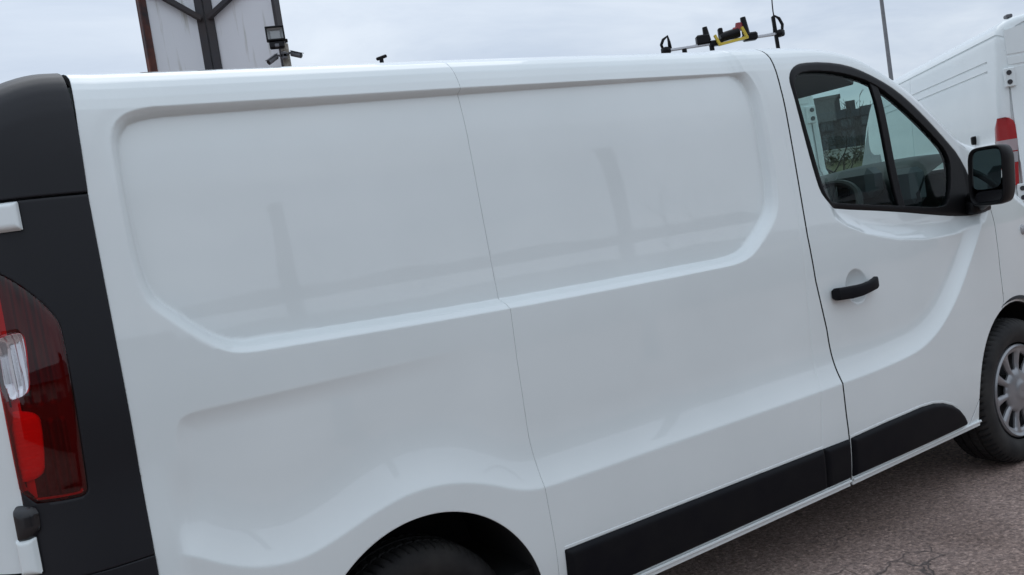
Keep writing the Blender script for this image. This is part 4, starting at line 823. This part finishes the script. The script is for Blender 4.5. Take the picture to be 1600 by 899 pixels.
def house(az, d, w, h, zb, label):
    c = dirpt(az, d); r = empty('stone_house', (c.x, c.y, zb), -rad(az)); tag(r, label, 'house')   # local x to the right, y away
    q = MB(); q.box((0, 3.5, h/2), (w, 7, h)); q.build('wall', 'stone', r)
    q = MB(); q.prism([(-w/2-.2, h-.05), (w/2+.2, h-.05), (w/2-.5, h+.55), (-w/2+.4, h+.55)], -.3, 7.2); rf = q.build('roof', 'slate', r)
    q = MB(); q.box((-w*.10, 2.5, h+1.0), (2.3, 1.6, 2.3)); q.box((-w*.10, 2.5, h+2.05), (2.5, 1.8, .25)); q.build('chimney', 'stone', rf)
    q = MB(); q.box((w*.18, 2.5, h+.8), (.75, .8, 1.4)); q.build('chimney', 'stone', rf)
    for i in range(4):
        for k in range(2):
            q = MB(); x = (i-1.5)*w/4.4; z = 1.3+k*h*.45; q.box((x, -.02, z+.75), (1.05, .10, 1.6)); wn = q.build('window', 'slate', r); q = MB()
            for dx in (-.24, .24):
                for dz in (.38, 1.12): q.box((x+dx, -.075, z+dz), (.42, .02, .66))
            q.build('pane', 'winglass', wn)
house(54.4, 80, 7.0, 3.9, 3.0, 'dark stone house with a big chimney stack, seen through the cab window')
def bare_tree(name, loc, h, seed, label, spread=.55, levels=6):
    rnd = random.Random(seed); r = empty(name, loc); tag(r, label, 'tree'); tk = MB(); cw = MB()
    def grow(p, d, L, rad_, lev, mb):
        n = 4; pts = [p]; rr = [rad_]
        for i in range(n):
            d = (d+Vector((rnd.gauss(0, .13), rnd.gauss(0, .13), rnd.gauss(0, .08)+.03))).normalized(); p = p+d*L/n; pts.append(p); rr.append(rad_*(1-.35*(i+1)/n))
        mb.tube(pts, rr, 8 if lev == 0 else (6 if lev == 1 else (4 if lev < 4 else 3)), False)
        if lev >= levels: return
        for k in range(3 if lev < 2 else rnd.choice((2, 3))):
            i = n if k == 0 else rnd.randint(2, n); ax_ = Vector((rnd.gauss(0, 1), rnd.gauss(0, 1), rnd.gauss(0, .4))).normalized()
            grow(pts[i], (d+ax_*spread*(.6 if k == 0 else 1.25)).normalized(), L*rnd.uniform(.62, .85), max(rr[i]*(.8 if k == 0 else .62), .006), lev+1, cw)
    grow(Vector((0, 0, -.3)), Vector((.05, 0, 1)), h*.30, h*.022, 0, tk)
    tk.build('trunk', 'bark', r, True, False); cw.build('crown', 'bark', r, True, False)
tp = dirpt(55.0, 23); bare_tree('bare_tree', (tp.x, tp.y, 0), 3.9, 11, 'bare dark tree in front of the stone house, through the cab window', spread=.85)
# ---------------------------------------------------------------- the yard on our side, out of view, built for the paint to mirror
fn = empty('yard_fence', (2, -13, 0)); tag(fn, 'weathered board fence across the yard, mirrored in the white paint', 'fence')
for i in range(46):
    q = MB(); h = 1.9+.05*math.sin(i*2.3); q.box((-18+i*.98-2, 0, h/2), (.94, .04, h), .004); q.build('board', 'wood', fn, 'auto')
for i in range(2):
    x, y, h, lab = ((2.3, -6.2, 2.9, 'dark yard post mirrored left of centre in the white flank'), (6.6, -6.4, 3.3, 'dark yard post mirrored right of centre in the white flank'))[i]
    q = MB(); q.box((x, y, h/2), (.15, .15, h), .012); q.box((x, y, h+.03), (.18, .18, .05), .01); tag(q.build('yard_post', 'grey_metal', None, 'auto'), lab, 'post', 'posts in the yard')
q = MB(); q.box((-.3, -9.5, 1.2), (3.2, 2.4, 2.4), .05); sh = q.build('site_cabin', 'stone', None, 'auto'); tag(sh, 'grey flat cabin across the yard, mirrored in the white paint', 'cabin')
wh_ = empty('added_shed', (6, -30, 0)); tag(wh_, 'unseen long low shed added far across the yard for the white paint to mirror', 'shed')  # added out of view to give the paint a low band to reflect
q = MB(); q.box((0, 0, 1.9), (70, 8, 3.8)); q.build('wall', 'cream_wall', wh_)
q = MB(); q.prism([(-4.4, 3.75), (4.4, 3.75), (0, 4.9)], -35.5, 35.5, lambda p: (p[1], p[0], p[2])); q.build('roof', 'slate', wh_)
for k in range(9):
    q = MB(); q.box((-30+k*7.4, 4.03, 1.6), (3.2, .1, 3.0)); q.build('door', 'grey_metal', wh_)
for k, (x, y, h, lab) in enumerate(((-5.5, -21, 6.5, 'left unseen bare tree across the yard, added to break up the paint reflections'), (9.5, -19, 5.2, 'middle unseen bare tree across the yard, added to break up the paint reflections'), (24, -22, 7, 'right unseen bare tree across the yard, added to break up the paint reflections'))):
    bare_tree('bare_tree', (x, y, 0), h, 20+k, lab, levels=5)  # trees added out of view to break up the reflected horizon
